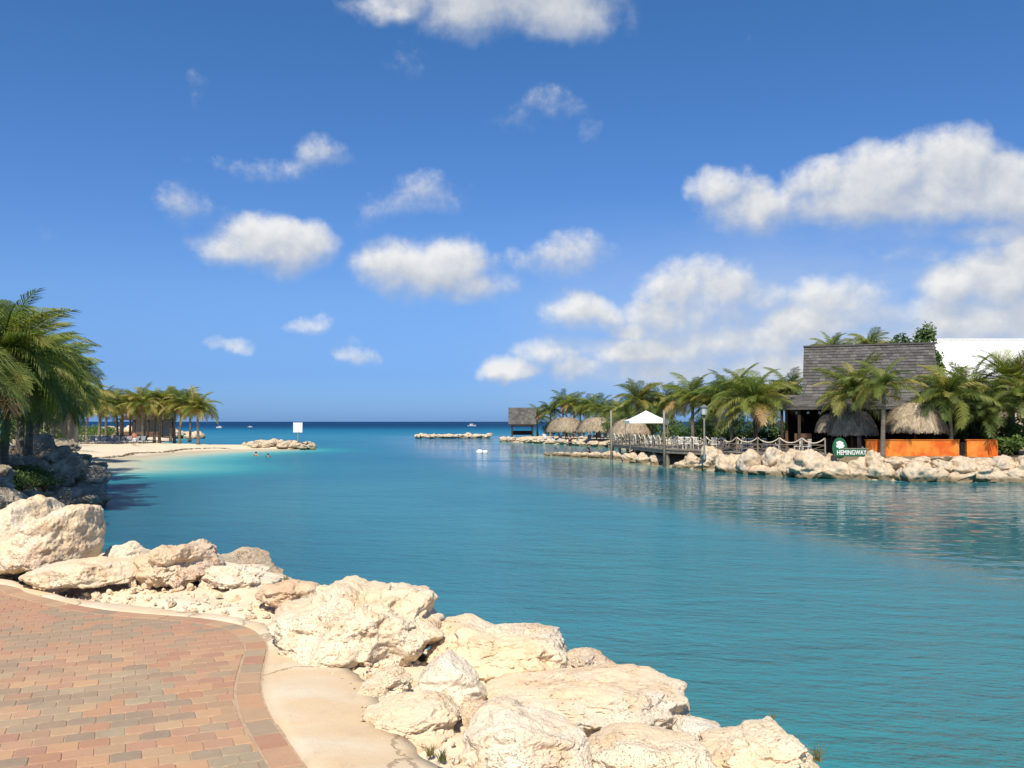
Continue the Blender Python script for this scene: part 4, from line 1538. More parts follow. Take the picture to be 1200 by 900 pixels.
# palms of the sandy beach
G4 = 'palms standing on the sandy beach'
for i, (px, py, Y) in enumerate([(104, 470, 112), (118, 472, 118), (126, 468, 124), (136, 474, 128), (143, 470, 121), (154, 472, 132), (166, 468, 119), (172, 473, 136), (184, 471, 127), (191, 467, 121), (198, 474, 138), (206, 470, 124), (214, 468, 119), (222, 474, 132), (231, 474, 117)]):
    palm_at(px, py + 5, Y, 0.8, nf=28, L=3.1, wind=(.12, 0), seed=80 + i, yellow=.55, dry=.12, r0=.2, lean=(rnd.uniform(-.4, .4), 0), label='yellow green beach palm, %s from the spit end of the row' % ORD[14 - i], group=G4)

# big palms of the shaded bank, receding along the shore
G5 = 'big palms shading the dark rock bank'
BIG = [(-95, 435, 27.0, 'frond_green'), (0, 418, 34.0, 'frond_green'), (16, 432, 38.0, 'frond_green'), (38, 432, 45.0, 'frond_green'), (28, 452, 43.0, 'frond_deep'), (52, 445, 53.0, 'frond_green'), (70, 455, 63.0, 'frond_green'), (86, 464, 78.0, 'frond_yellow'), (50, 458, 58.0, 'frond_deep'), (-40, 440, 36.0, 'frond_deep'), (-190, 420, 24.0, 'frond_green'), (-150, 430, 31.0, 'frond_green'), (12, 462, 56, 'frond_deep')]
LAB5 = ['tall palm whose foot stands nearest the promenade on the shaded bank', 'tall dark trunked palm over the shaded rocks', 'second dark trunked palm over the shaded rocks, beside the low stone wall']
for i, (px, py, Y, tone) in enumerate(BIG):
    palm_at(px, py, Y, 1.75, nf=32, L=3.25, low=-24, wind=(.10, -.05), seed=120 + i * 3, tone=tone, yellow=.10 if i != 7 else .5, dry=.06 if i != 6 else .16, lean=(rnd.uniform(0, .7), 0), r0=.2,
            label='big drooping palm of the shaded bank, %s from the promenade' % ORD[sorted(q[2] for q in BIG).index(Y)], group=G5)


# ------------------------------------------------------------------ leafy shrubs and trees
def leaf_cloud(lobes, n, size, seed, mat):
    r_ = np.random.RandomState(seed)
    V, F = [], []
    vol = np.array([l[3] * l[4] * l[5] for l in lobes])
    pick = r_.choice(len(lobes), n, p=vol / vol.sum())
    for k in pick:
        cx, cy, cz, rx, ry, rz = lobes[k]
        d = r_.normal(size=3)
        d /= np.linalg.norm(d)
        rr = r_.uniform(.35, 1.0) ** .5 * (1 + .18 * math.sin(d[0] * 7 + k) + .15 * math.sin(d[2] * 9 + 2 * k))
        p = np.array([cx, cy, cz]) + d * rr * np.array([rx, ry, rz])
        nrm = d + r_.normal(size=3) * .8 + np.array([0, 0, .5])
        nrm /= np.linalg.norm(nrm)
        a = np.cross(nrm, r_.normal(size=3))
        a /= np.linalg.norm(a)
        b_ = np.cross(nrm, a)
        s = size * r_.uniform(.6, 1.3)
        q = len(V)
        V += [tuple(p - a * s), tuple(p + b_ * s * .4), tuple(p + a * s), tuple(p - b_ * s * .4)]
        F.append((q, q + 1, q + 2, q + 3))
    return new_mesh('foliage', V, F, MATS[mat])


def shrub(loc, w, h, seed, mat, label, group, n=700, size=.16, name='shrub'):
    root = thing(name, label, 'shrub', loc, 0, group)
    r_ = random.Random(seed)
    lobes = [(r_.uniform(-.3, .3) * w, r_.uniform(-.3, .3) * w, h * r_.uniform(.35, .7), w * r_.uniform(.22, .36), w * r_.uniform(.22, .36), h * r_.uniform(.24, .36)) for _ in range(6)]
    link('foliage', leaf_cloud(lobes, n, size, seed, mat), root)
    mb = MB()
    for i in range(4):
        a = i * 1.6 + r_.random()
        mb.tube([(0, 0, -.1), (math.cos(a) * w * .1, math.sin(a) * w * .1, h * .3), (math.cos(a) * w * .25, math.sin(a) * w * .25, h * .62)], [.05, .035, .015], 5)
    mb.build('stem', MATS['wood_brown'], root)
    return root


def tree(px, top_py, Y, gz, w, seed, label, group, mat='leaf_tree', narrow=1.0):
    c = at(px, top_py, Y)
    h = c[2] - gz
    root = thing('leafy_tree', label, 'tree', (c[0], Y, gz), 0, group)
    r_ = random.Random(seed)
    mb = MB()
    mb.tube([(0, 0, -.2), (.1, 0, h * .4), (0, .1, h * .8)], [.24, .17, .06], 8)
    lobes = []
    for i in range(9):
        a = i * 2.4 + r_.random()
        t_ = r_.uniform(.45, .93)
        rr = w * (.34 if t_ < .8 else .16) * r_.uniform(.5, 1)
        e = (math.cos(a) * rr, math.sin(a) * rr, h * t_)
        mb.tube([(0.05, 0, h * (t_ - .22)), (e[0] * .6, e[1] * .6, h * (t_ - .07)), e], [.07, .045, .02], 5)
        lobes.append((e[0], e[1], e[2], w * r_.uniform(.15, .25), w * r_.uniform(.15, .25), h * .085 * r_.uniform(.7, 1.1) * narrow))
    mb.build('trunk', MATS['trunk_bark'], root, smooth=True)
    link('crown', leaf_cloud(lobes, 3200, .17, seed, mat), root)
    return root


GT = 'trees rising behind the shingled roof'
tree(1036, 390, 84, 1.3, 5.5, 1, 'round leafy tree top showing over the middle of the roof ridge', GT)
tree(1054, 391, 88, 1.3, 5, 2, 'lower leafy tree top beside the round one over the ridge', GT)
tree(1083, 381, 80, 1.3, 3.4, 3, 'tallest leafy tree at the end of the shingled ridge', GT, 'leaf_bright', 1.5)
tree(975, 398, 92, 1.3, 3.4, 4, 'tree tip barely showing over the gable end of the ridge', GT)
tree(1092, 408, 74, 1.3, 2.6, 5, 'leafy tree in the gap between shingled and white roof', GT, 'leaf_bright', 1.4)
palm_at(1019, 407, 90, 1.3, nf=22, L=2.6, seed=61, tone='frond_green', label='palm top peeping over the middle of the shingled ridge', group=GT)
palm_at(975, 411, 90, 1.3, nf=20, L=2.4, seed=62, tone='frond_green', label='palm top peeping over the gable end of the shingled ridge', group=GT)
GS = 'shrubs behind the orange wall'
for i, (px, Y, w, h) in enumerate([(1075, 64.5, 1.8, 1.5), (1092, 64.5, 2.2, 1.9), (1118, 65, 2.2, 2.6), (1135, 67, 2.6, 3.2), (1152, 64.5, 2.2, 2.2), (1172, 65, 2.6, 3.2), (1180, 60.5, 1.8, 1.5), (1190, 63, 2.6, 2.6), (1205, 66, 3, 3.6), (1222, 62, 2.6, 2.6)]):
    shrub(((px - 600) / FPX * Y, Y, 1.3), w, h, 300 + i, 'leaf_shrub' if i % 3 else 'leaf_bright', 'dense green shrub behind the orange wall, %s from the big thatch shade' % ORD[i], GS)
GS2 = 'shrubs and undergrowth behind the deck'
for i, (px, Y, w, h) in enumerate(sorted([(752, 108, 3.4, 2.6), (760, 104, 4, 3.4), (790, 96, 3.6, 3.0), (808, 88, 3.2, 2.2), (830, 86, 3.6, 3.0), (850, 80, 3, 2.4), (872, 78, 3, 2.6), (895, 76, 2.6, 2.2), (912, 80, 3, 2.4), (715, 124, 4, 3.4), (700, 140, 4, 3), (925, 78, 2.8, 2.8), (775, 108, 4, 3.6), (820, 94, 4, 3.8), (845, 92, 4, 4.2), (875, 90, 4, 4.4), (900, 92, 4, 4.2)])):
    shrub(((px - 600) / FPX * Y, Y, 1.2), w, h, 330 + i, 'leaf_shrub' if i % 2 else 'leaf_bright', 'green shrub behind the wooden deck, %s from the thatch shade beside the canopy' % ORD[i], GS2, 800, .17)
for i, (px, Y, w, h) in enumerate([(735, 150, 5, 3.0), (668, 160, 5, 3.2), (684, 166, 5, 3.8), (700, 164, 5, 4.0), (716, 158, 5, 3.8), (648, 168, 5, 3.0), (660, 172, 6, 4), (730, 130, 5, 3.6)]):
    shrub(((px - 600) / FPX * Y, Y, 1.0), w, h, 360 + i, 'leaf_shrub', 'dark shrub at the back of the point, %s from the wooden hut' % ORD[sorted([735, 668, 684, 700, 716, 648, 660, 730]).index(px)], 'shrubs at the back of the point', 800, .2)
GS3 = 'hedge plants at the back of the beach'
for i in range(8):
    px = 84 + i * 6.5
    Y = 150 - i * 1.2
    shrub(((px - 600) / FPX * Y, Y, 0.9), 3.0, 2.3, 380 + i, 'leaf_bright', 'bright green hedge plant behind the beach loungers, %s from the big palms' % ORD[i], GS3, 600, .16)
GS4 = 'low plants in the shaded bank'
for i, (px, py, w, h) in enumerate([(8, 562, 2.2, .8), (28, 564, 2.0, .8), (45, 566, 1.8, .7), (5, 590, 2.0, .9), (30, 588, 2.0, .8), (14, 575, 2.0, .8), (52, 578, 1.6, .6), (-12, 578, 2, .9)]):
    Y = 38 - (py - 560) * .14
    p = at(px, py, Y)
    shrub((p[0], Y, max(p[2] - .1, 1.0)), w, h, 400 + i, 'leaf_shrub', 'low dark plant creeping over the shaded bank under the big palms', GS4, 700, .07)
for i, (px, Y, w, h) in enumerate([(-5, 70, 4, 4.5), (15, 74, 4, 4), (40, 78, 4, 3.5), (62, 84, 4, 3.2), (80, 92, 4, 3.0), (92, 104, 4, 2.6), (50, 68, 3, 2.4)]):
    shrub(((px - 600) / FPX * Y, Y, 1.2), w, h, 420 + i, 'leaf_tree', 'olive green shrub behind the big palms, %s from the promenade end' % ORD[i], 'shrubs behind the big palms', 900, .14)


# ------------------------------------------------------------------ thatch
def thatch_mesh(R0, H, rim, seed, n=1500, lobe=.12):
    """bell of palm thatch: straw blades in layers, a ragged rim"""
    r_ = np.random.RandomState(seed)

    def prof(t_):
        return R0 * (t_ ** .66), H * (1 - t_ ** 2.3)
    V, F = [], []
    S = 28
    for i in range(9):
        rr, zz = prof(i / 8 * .96 + .001)
        for k in range(S):
            a = 2 * math.pi * k / S
            w = 1 + lobe * .5 * math.sin(3 * a + seed) + .04 * math.sin(7 * a)
            V.append((rr * w * math.cos(a), rr * w * math.sin(a), zz - .05 - .02 * rr))
    for i in range(8):
        for k in range(S):
            F.append((i * S + k, (i + 1) * S + k, (i + 1) * S + (k + 1) % S, i * S + (k + 1) % S))
    for _ in range(n):
        t0 = r_.uniform(0, 1) ** .6
        a = r_.uniform(0, 2 * math.pi)
        ln = r_.uniform(.18, .34)
        w = 1 + lobe * .5 * math.sin(3 * a + seed) + .04 * math.sin(7 * a)
        (r1, z1), (r2, z2) = prof(t0 * .95), prof(min(1, t0 * .95 + ln))
        if t0 * .95 + ln > 1:
            z2 -= (t0 * .95 + ln - 1) * H * rim + r_.uniform(0, .12)
        a2 = a + r_.uniform(-.10, .10)
        hw = r_.uniform(.025, .06)
        up = r_.uniform(0.0, .09)
        ca, sa, cb, sb = math.cos(a), math.sin(a), math.cos(a2), math.sin(a2)
        b = len(V)
        V += [(r1 * w * ca - sa * hw, r1 * w * sa + ca * hw, z1 + up * .4), (r1 * w * ca + sa * hw, r1 * w * sa - ca * hw, z1 + up * .4),
              (r2 * w * cb + sb * hw * .6, r2 * w * sb - cb * hw * .6, z2 + up), (r2 * w * cb - sb * hw * .6, r2 * w * sb + cb * hw * .6, z2 + up)]
        F.append((b, b + 1, b + 2, b + 3))
    return new_mesh('thatch', V, F, MATS['thatch'])


def palapa(px, top_py, eave_py, wpx, Y, gz, label, group, seed, n=1500):
    c, e = at(px, top_py, Y), at(px, eave_py, Y)
    r0 = wpx / 2 * Y / FPX
    root = thing('thatched_parasol', label, 'parasol', (c[0], Y, gz), 0, group)
    H = (c[2] - e[2]) * .93
    link('thatch', thatch_mesh(r0, H, .5, seed, n), root, (0, 0, e[2] - gz + H * .07))
    MB().tube([(0, 0, -.1), (0, 0, e[2] - gz + H * .9)], [.11, .09], 8).build('pole', MATS['wood_brown'], root)
    mb = MB()
    for k in range(8):
        a = k * math.pi / 4
        mb.beam((0, 0, e[2] - gz + H * .25), (math.cos(a) * r0 * .85, math.sin(a) * r0 * .85, e[2] - gz + H * .12), .06)
    mb.build('rib', MATS['wood_brown'], root)
    return root


GP = 'thatched shades beside the bar'
palapa(1072, 472, 506, 72, 62.8, 1.3, 'big bell shaped thatch shade above the orange wall', GP, 1, 2600)
palapa(998, 480, 509, 56, 64.0, 1.3, 'ragged thatch shade behind the two trunked palms', GP, 2, 2400)
palapa(975, 484, 506, 40, 66.0, 1.3, 'small ragged thatch shade at the corner of the bar', GP, 3, 1500)
GP2 = 'thatched shades on the point'
palapa(663, 489, 506, 46, 148, 1.0, 'thatch shade on the point closest to the wooden hut', GP2, 4)
palapa(699, 489, 506, 46, 138, 1.0, 'middle thatch shade of the three on the point', GP2, 5)
palapa(738, 491, 509, 52, 97, 1.2, 'thatch shade on the point beside the white canopy', GP2, 6)


# ------------------------------------------------------------------ the shingled house
def house():
    Y0, Yr = 66.0, 70.5
    xl, xr = (941 - 600) / FPX * 69, (1084 - 600) / FPX * 69
    z_r = at(1000, 405, Yr)[2]
    z_e = 5.1
    root = thing('thatch_bar_house', 'dark bar house with a steep grey shingled roof and low veranda roof', 'house', ((xl + xr) / 2, 68, 1.3), -.36)
    root.name = 'bar_house'
    cx, cy, cz = root.location
    sl = Vector((0, Yr - Y0, z_r - z_e))
    # roof shell
    V = [(xl, Y0, z_e), (xr, Y0, z_e), (xr, Yr, z_r), (xl, Yr, z_r), (xr, 2 * Yr - Y0, z_e), (xl, 2 * Yr - Y0, z_e)]
    th = .16
    V2 = [(x, y, z - th) for x, y, z in V]
    Fs = [(0, 1, 2, 3), (3, 2, 4, 5), (6 + 3, 6 + 2, 6 + 1, 6), (6 + 5, 6 + 4, 6 + 2, 6 + 3), (0, 6, 7, 1), (5, 4, 10, 11), (0, 3, 9, 6), (3, 5, 11, 9), (1, 7, 8, 2), (2, 8, 10, 4)]
    off = np.array([cx, cy, cz])
    roof = link('roof', new_mesh('roof', np.array(V + V2) - off, Fs, MATS['wood_dark']), root)
    # shingle courses
    r_ = random.Random(4)
    mb = MB()
    n_c = 19
    length = sl.length
    d = sl.normalized()
    nrm = Vector((0, -d.z, d.y))
    for i in range(n_c):
        x = xl - .05 - r_.random() * .3
        while x < xr:
            w = r_.uniform(.38, .62)
            s0 = length * i / n_c - r_.uniform(0, .05)
            s1 = s0 + length / n_c * 1.25
            x0, x1 = max(x, xl - .06), min(x + w - .025, xr + .06)
            if x1 - x0 > .05:
                p0 = Vector((0, Y0, z_e)) + d * s0 + nrm * (.055 + r_.uniform(0, .025))
                p1 = Vector((0, Y0, z_e)) + d * s1 + nrm * .012
                q = []
                for xx in (x0, x1):
                    for p_ in (p0, p1):
                        q.append((xx - cx, p_.y - cy, p_.z - cz))
                        q.append((xx - cx, p_.y - nrm.y * .035 - cy, p_.z - nrm.z * .035 - cz))
                mb.add(q, [(0, 2, 6, 4), (0, 4, 5, 1), (0, 1, 3, 2), (4, 6, 7, 5)])
            x += w
    sh = mb.build('shingles', MATS['shingle'], roof)
    tag(sh, kind='stuff')
    MB().box((0, Yr - cy, z_r + .05 - cz), (xr - xl + .2, .34, .12)).build('ridge_cap', MATS['shingle'], roof)
    # gable boards
    for x in (xl - .02, xr + .02):
        MB().add([(x - cx, Y0 + .3 - cy, z_e - .1 - cz), (x - cx, 2 * Yr - Y0 - .3 - cy, z_e - .1 - cz), (x - cx, Yr - cy, z_r - .25 - cz),
                  (x + .08 - cx, Y0 + .3 - cy, z_e - .1 - cz), (x + .08 - cx, 2 * Yr - Y0 - .3 - cy, z_e - .1 - cz), (x + .08 - cx, Yr - cy, z_r - .25 - cz)],
                 [(0, 1, 2), (5, 4, 3), (0, 3, 4, 1), (1, 4, 5, 2), (2, 5, 3, 0)]).build('gable_wall', MATS['wood_dark'], root)
    # veranda roof, wider than the house
    vl, vr = (906 - 600) / FPX * 64.5, (1176 - 600) / FPX * 64.5
    ze = at(940, 477, 64.0)[2]
    mb = MB()
    mb.add([(vl - cx, 64.0 - cy, ze - cz), (vr - cx, 64.0 - cy, ze - cz), (vr - 1 - cx, 67.2 - cy, ze + .95 - cz), (vl + 1.2 - cx, 67.2 - cy, ze + .95 - cz),
            (vl - cx, 64.0 - cy, ze - .16 - cz), (vr - cx, 64.0 - cy, ze - .16 - cz), (vr - 1 - cx, 74 - cy, ze + .95 - cz), (vl + 1.2 - cx, 74 - cy, ze + .95 - cz), (vl - cx, 74 - cy, ze - .1 - cz), (vr - cx, 74 - cy, ze - .1 - cz)],
           [(0, 1, 2, 3), (0, 4, 5, 1), (3, 2, 6, 7), (0, 3, 7, 8), (1, 9, 6, 2), (0, 8, 4), (1, 5, 9), (4, 8, 9, 5)])
    ver = mb.build('veranda_roof', MATS['shingle'], root)
    mb = MB()
    n_c = 6
    a, b = Vector((0, 64.0, ze)), Vector((0, 67.2, ze + .95))
    for i in range(n_c):
        x = vl
        while x < vr - .4:
            w = r_.uniform(.4, .65)
            p0, p1 = a.lerp(b, i / n_c), a.lerp(b, (i + 1.2) / n_c)
            k = i / n_c * 1.1
            if x > vl + k and x + w < vr - k:
                mb.box((x + w / 2 - cx, (p0.y + p1.y) / 2 - cy, (p0.z + p1.z) / 2 + .04 - cz), (w - .03, (p1 - p0).length, .03), 0, math.atan2(p1.z - p0.z, p1.y - p0.y) - .03)
            x += w
    tag(mb.build('shingles', MATS['shingle'], ver), kind='stuff')
    # posts, rear wall, counter
    zp = ze - .16
    for px in (910, 942, 962, 1000, 1040, 1082, 1125, 1170):
        x = (px - 600) / FPX * 64.4
        MB().box((x - cx, 64.4 - cy, (zp + 1.3) / 2 - cz), (.2, .2, zp - 1.3)).build('post', MATS['wood_dark'], root)
    xw0, xw1 = (938 - 600) / FPX * 66, (1172 - 600) / FPX * 66
    MB().box(((xw0 + xw1) / 2 - cx, 70.0 - cy, 3.1 - cz), (xw1 - xw0, .2, 3.6)).build('rear_wall', MATS['wood_dark'], root)
    MB().box((xw0 - cx, 67.5 - cy, 3.1 - cz), (.2, 4.6, 3.6)).build('side_wall', MATS['wood_brown'], root)
    c = MB()
    c.box((.5, 66.2 - cy, 1.05), (7.5, .6, .12))
    c.box((.5, 66.25 - cy, .5), (7.3, .4, 1.0))
    c.build('counter', MATS['wood_brown'], root)
    s = MB()
    for k in range(3):
        s.box((.5, 69.7 - cy, 1.5 + k * .5), (6.5, .35, .05))
    s.build('bar_shelf', MATS['wood_brown'], root)
    MB().box((xw0 + 1.2 - cx, 64.9 - cy, .75), (1.2, .6, 1.5)).build('cabinet', MATS['wood_brown'], root)
    for k in range(9):
        x = xw0 + .8 + k * .8
        MB().tube([(x - cx, 64.5 - cy, zp - cz - .12), (x - cx, 64.5 - cy, zp - cz - .30)], [.05, .13], 8).build('pendant_lamp', MATS['white_paint'], root)
    return root


house()


def white_house():
    x0, x1 = (1112 - 600) / FPX * 80, 56.0
    zr, ze = at(1150, 398, 84)[2], at(1150, 458, 79)[2]
    cx = (x0 + x1) / 2
    root = thing('white_roofed_house', 'house with a steep plain white roof beyond the palms', 'house', (cx, 84, 1.3))
    hw = (x1 - x0) / 2
    g = 1.3
    V = [(-hw, -5, ze - g), (hw, -5, ze - g), (hw, 0, zr - g), (-hw, 0, zr - g), (hw, 5, ze - g), (-hw, 5, ze - g)]
    V += [(x, y, z - .25) for x, y, z in V]
    F = [(0, 1, 2, 3), (3, 2, 4, 5), (9, 8, 7, 6), (11, 10, 8, 9), (0, 6, 7, 1), (5, 4, 10, 11), (0, 3, 9, 6), (3, 5, 11, 9), (1, 7, 8, 2), (2, 8, 10, 4)]
    roof = link('roof', new_mesh('roof', V, F, MATS['white_roof']), root)
    MB().box((0, 0, zr - g + .03), (hw * 2 + .1, .3, .12)).build('ridge_cap', MATS['white_paint'], roof)
    # walls with gables, windows
    w = MB()
    w.add([(-hw + .4, -4.4, 0), (hw - .4, -4.4, 0), (hw - .4, 4.4, 0), (-hw + .4, 4.4, 0), (-hw + .4, -4.4, ze - g + .2), (hw - .4, -4.4, ze - g + .2), (hw - .4, 4.4, ze - g + .2), (-hw + .4, 4.4, ze - g + .2),
           (-hw + .4, 0, zr - g - .3), (hw - .4, 0, zr - g - .3)],
          [(0, 1, 5, 4), (2, 3, 7, 6), (0, 4, 8, 7, 3), (1, 2, 6, 9, 5)])
    w.build('wall', MATS['plaster_cream'], root)
    for k in range(4):
        x = -hw + 2 + k * 3
        wi = MB().box((x, -4.42, 2.0), (1.1, .08, 1.3)).build('window', MATS['white_paint'], root)
        MB().box((x, -4.47, 2.0), (.9, .03, 1.1)).build('pane', MATS['wood_dark'], wi)
    # cream gable finial showing at the roof's end
    t = MB()
    t.tube([(-hw - .1, -1.2, ze - g), (-hw - .1, -.9, (zr + ze) / 2 - g), (-hw - .1, -.6, zr - g - .35)], [.62, .45, .06], 10)
    t.build('finial', MATS['plaster_cream'], root, smooth=True)
    return root


white_house()


# ------------------------------------------------------------------ orange wall, sign
def orange_wall():
    Y = 60.6
    root = thing('garden_wall', 'low bright orange painted garden wall with a narrow gap', 'wall', at(1070, 533, Y))
    root.location.z = 1.3
    ox, oy, oz = root.location
    X = lambda px: (px - 600) / FPX * Y
    zt = at(1070, 516, Y)[2]
    for a, b in ((1014, 1122), (1131, 1164)):
        MB().box(((X(a) + X(b)) / 2 - ox, 0, (zt - 1.3) / 2 - .05), (X(b) - X(a), .22, zt - 1.3 + .1)).build('wall_section', MATS['orange_wall'], root)
        MB().box(((X(a) + X(b)) / 2 - ox, 0, zt - 1.3 + .03), (X(b) - X(a) + .08, .30, .05)).build('coping', MATS['orange_wall'], root)
    MB().box((X(1164) - ox + .09, 1.4, (zt - 1.3) / 2 - .05), (.2, 3.0, zt - 1.3 + .1)).build('wall_return', MATS['orange_wall'], root)
    # dark turnstile like gate in the gap
    g = MB()
    for k in range(4):
        g.box((X(1124.2 + k * 1.8) - ox, .1, .5), (.05, .05, 1.0))
    g.box((X(1126.6) - ox, .1, .82), (.5, .05, .05))
    g.box((X(1126.6) - ox, .1, .25), (.5, .05, .05))
    g.build('gate', MATS['wood_dark'], root)


orange_wall()


def text_mesh(s, size, extrude):
    cu = bpy.data.curves.new('lettering', 'FONT')
    cu.body = s
    cu.size = size
    cu.extrude = extrude
    cu.offset = size * 0.022
    cu.align_x = 'CENTER'
    cu.align_y = 'CENTER'
    o = bpy.data.objects.new('lettering', cu)
    COL.objects.link(o)
    dg = bpy.context.evaluated_depsgraph_get()
    dg.update()
    me = bpy.data.meshes.new_from_object(o.evaluated_get(dg))
    bpy.data.objects.remove(o)
    return me


def bar_sign():
    Y = 58.6
    c = at(984, 525, Y)
    k = Y / FPX
    root = thing('bar_sign', 'green sign with a white oval emblem and the bar name in white letters', 'sign', (c[0], Y, 1.2))
    z0 = c[2] - 1.2
    n = 32
    rx, rz = 8.6 * k, 12.2 * k
    V, F = [], []
    for y in (-.04, .04):
        for i in range(n):
            a = 2 * math.pi * i / n
            V.append((rx * math.cos(a), y, z0 + rz * math.sin(a)))
    F = [tuple(range(n)), tuple(reversed(range(n, 2 * n)))] + [(i, i + n, (i + 1) % n + n, (i + 1) % n) for i in range(n)]
    oval = link('oval_board', new_mesh('oval_board', V, F, MATS['sign_green']), root)
    # white emblem: a rough head and shoulders patch
    e = MB()
    for (ex, ez, a, b) in ((-.02, .30, .22, .17), (.10, .14, .20, .14), (-.12, .12, .13, .10), (.16, .32, .09, .07), (.02, .02, .12, .09)):
        m_ = 14
        V = [(ex + a * math.cos(2 * math.pi * i / m_) * (1 + .2 * math.sin(i * 2.3)), -.052 - .002 * ex, z0 + ez + b * math.sin(2 * math.pi * i / m_)) for i in range(m_)]
        e.add(V, [tuple(range(m_))])
    e.build('emblem', MATS['white_paint'], oval)
    bx = at(997, 530.5, Y)
    board = MB().box((bx[0] - c[0], -.09, bx[2] - 1.2), (37 * k, .06, 8.6 * k)).build('name_board', MATS['sign_green'], root)
    tm = text_mesh('HEMINGWAY', 7.6 * k, .012)
    tm.materials.clear()
    tm.materials.append(MATS['white_paint'])
    lt = link('lettering', tm, board, (bx[0] - c[0], -.135, bx[2] - 1.2), (math.pi / 2, 0, 0))
    wd = max(v.co.x for v in tm.vertices) - min(v.co.x for v in tm.vertices)
    lt.scale = (34.5 * k / wd, 1, 1)
    trim = MB().box((bx[0] - c[0] + .2, -.09, bx[2] - 1.2 + 4.9 * k), (33 * k, .07, .9 * k)).build('board_trim', MATS['wood_grey'], board)
    for px in (984, 1011):
        p = at(px, 530, Y)
        MB().box((p[0] - c[0], .03, .35), (.09, .09, 1.0)).build('post', MATS['wood_grey'], root)


bar_sign()

# ------------------------------------------------------------------ dock, rope fence, furniture
DZ = 1.42
DOCK = [at(714, 520, 92)[:2], at(777, 526, 73.5)[:2], at(862, 530, 66.5)[:2], at(966, 531, 62.4)[:2]]


def dock():
    root = thing('wooden_deck', 'grey plank deck on piles beside the bar', 'deck', (16, 72, 0))
    ox, oy = 16, 72
    ins = [np.array(q) for q in DOCK]
    r_ = random.Random(8)
    k = 0
    for i in range(3):
        a, b = ins[i], ins[i + 1]
        e = b - a
        L = np.linalg.norm(e)
        e /= L
        n = np.array([-e[1], e[0]])
        if n[1] < 0:
            n = -n
        m = int(L / .36)
        for j in range(m):
            p = a + e * (j + .5) * L / m
            w = 5.5 if i else 4.0
            q = p + n * (w / 2)
            MB().box((q[0] - ox, q[1] - oy, DZ - .03 + r_.uniform(-.008, .008)), (L / m - .02, w, .06), math.atan2(e[1], e[0])).build('plank', MATS['wood_grey'], root)
        mid = (a + b) / 2 + n * .12
        MB().box((mid[0] - ox, mid[1] - oy, DZ - .20), (L, .14, .26), math.atan2(e[1], e[0])).build('edge_beam', MATS['wood_grey'], root)
        mid = (a + b) / 2 + n * 2.6
        MB().box((mid[0] - ox, mid[1] - oy, DZ - .20), (L, .16, .24), math.atan2(e[1], e[0])).build('joist', MATS['wood_dark'], root)
        for j in range(int(L / 3) + 1):
            p = a + e * min(j * 3.0 + .3, L - .1) + n * .25
            MB().tube([(p[0] - ox, p[1] - oy, -.8), (p[0] - ox, p[1] - oy, DZ - .08)], .15, 8).build('pile', MATS['wood_grey'], root)
            p = p + n * 2.3
            MB().tube([(p[0] - ox, p[1] - oy, -.8), (p[0] - ox, p[1] - oy, DZ - .08)], .15, 8).build('pile', MATS['wood_dark'], root)


dock()


def rope_fence():
    root = thing('rope_fence', 'rope fence with sagging pale rope on wooden posts along the deck', 'fence', (16, 72, DZ))
    pts = []
    for i in range(3):
        a, b = np.array(DOCK[i]), np.array(DOCK[i + 1])
        L = np.linalg.norm(b - a)
        m = max(2, int(round(L / 1.55)))
        for j in range(m + (i == 2)):
            pts.append(a + (b - a) * j / m)
    e = np.array(DOCK[3]) - np.array(DOCK[2])
    inn = [p + np.array([.15, .25]) for p in pts]
    for k, p in enumerate(inn):
        MB().tube([(p[0] - 16, p[1] - 72, -.05), (p[0] - 16, p[1] - 72, 1.12)], [.065, .055], 7).build('post', MATS['wood_grey'], root)
    for k in range(len(inn) - 1):
        a, b = inn[k], inn[k + 1]
        P = []
        for i in range(13):
            t_ = i / 12
            P.append((a[0] + (b[0] - a[0]) * t_ - 16, a[1] + (b[1] - a[1]) * t_ - 72, 1.10 - .36 * (1 - (2 * t_ - 1) ** 2)))
        MB().tube(P, .048, 6, False).build('rope', MATS['rope'], root, smooth=True)
        d = b - a
        for hgt in (.28, .62):
            MB().beam((a[0] - 16, a[1] - 72, hgt), (b[0] - 16, b[1] - 72, hgt), .045).build('rail', MATS['wood_grey'], root)
        br = MB()
        br.beam((a[0] - 16, a[1] - 72, .06), (b[0] - 16, b[1] - 72, .60), .03)
        br.beam((a[0] - 16, a[1] - 72 + .05, .60), (b[0] - 16, b[1] - 72 + .05, .06), .03)
        br.build('cross_brace', MATS['wood_grey'], root)


rope_fence()


def pole(px, y_top, y_foot, Y, foot_z, label, cap):
    t = at(px, y_top, Y)
    root = thing('wooden_pole', label, 'pole', (t[0], Y, foot_z))
    h = t[2] - foot_z
    MB().tube([(0, 0, 0), (0.02, 0, h * .5), (0, 0, h)], [.12, .105, .085], 9).build('shaft', MATS['wood_grey'], root, smooth=True)
    MB().tube([(0, 0, h - .02), (0, 0, h + .05)], [.11, .06], 9).build('cap', MATS['wood_grey'], root)
    if cap:
        MB().box((.18, 0, h - .95), (.30, .28, .42)).build('loudspeaker', MATS['lamp_metal'], root)
    return root


pole(716, 481, 540, 86.0, -.5, 'weathered pole rising from the deck in front of the white canopy', False)
pole(778, 481, 548, 72.2, -.5, 'weathered pole standing in the water at the corner of the deck', True)


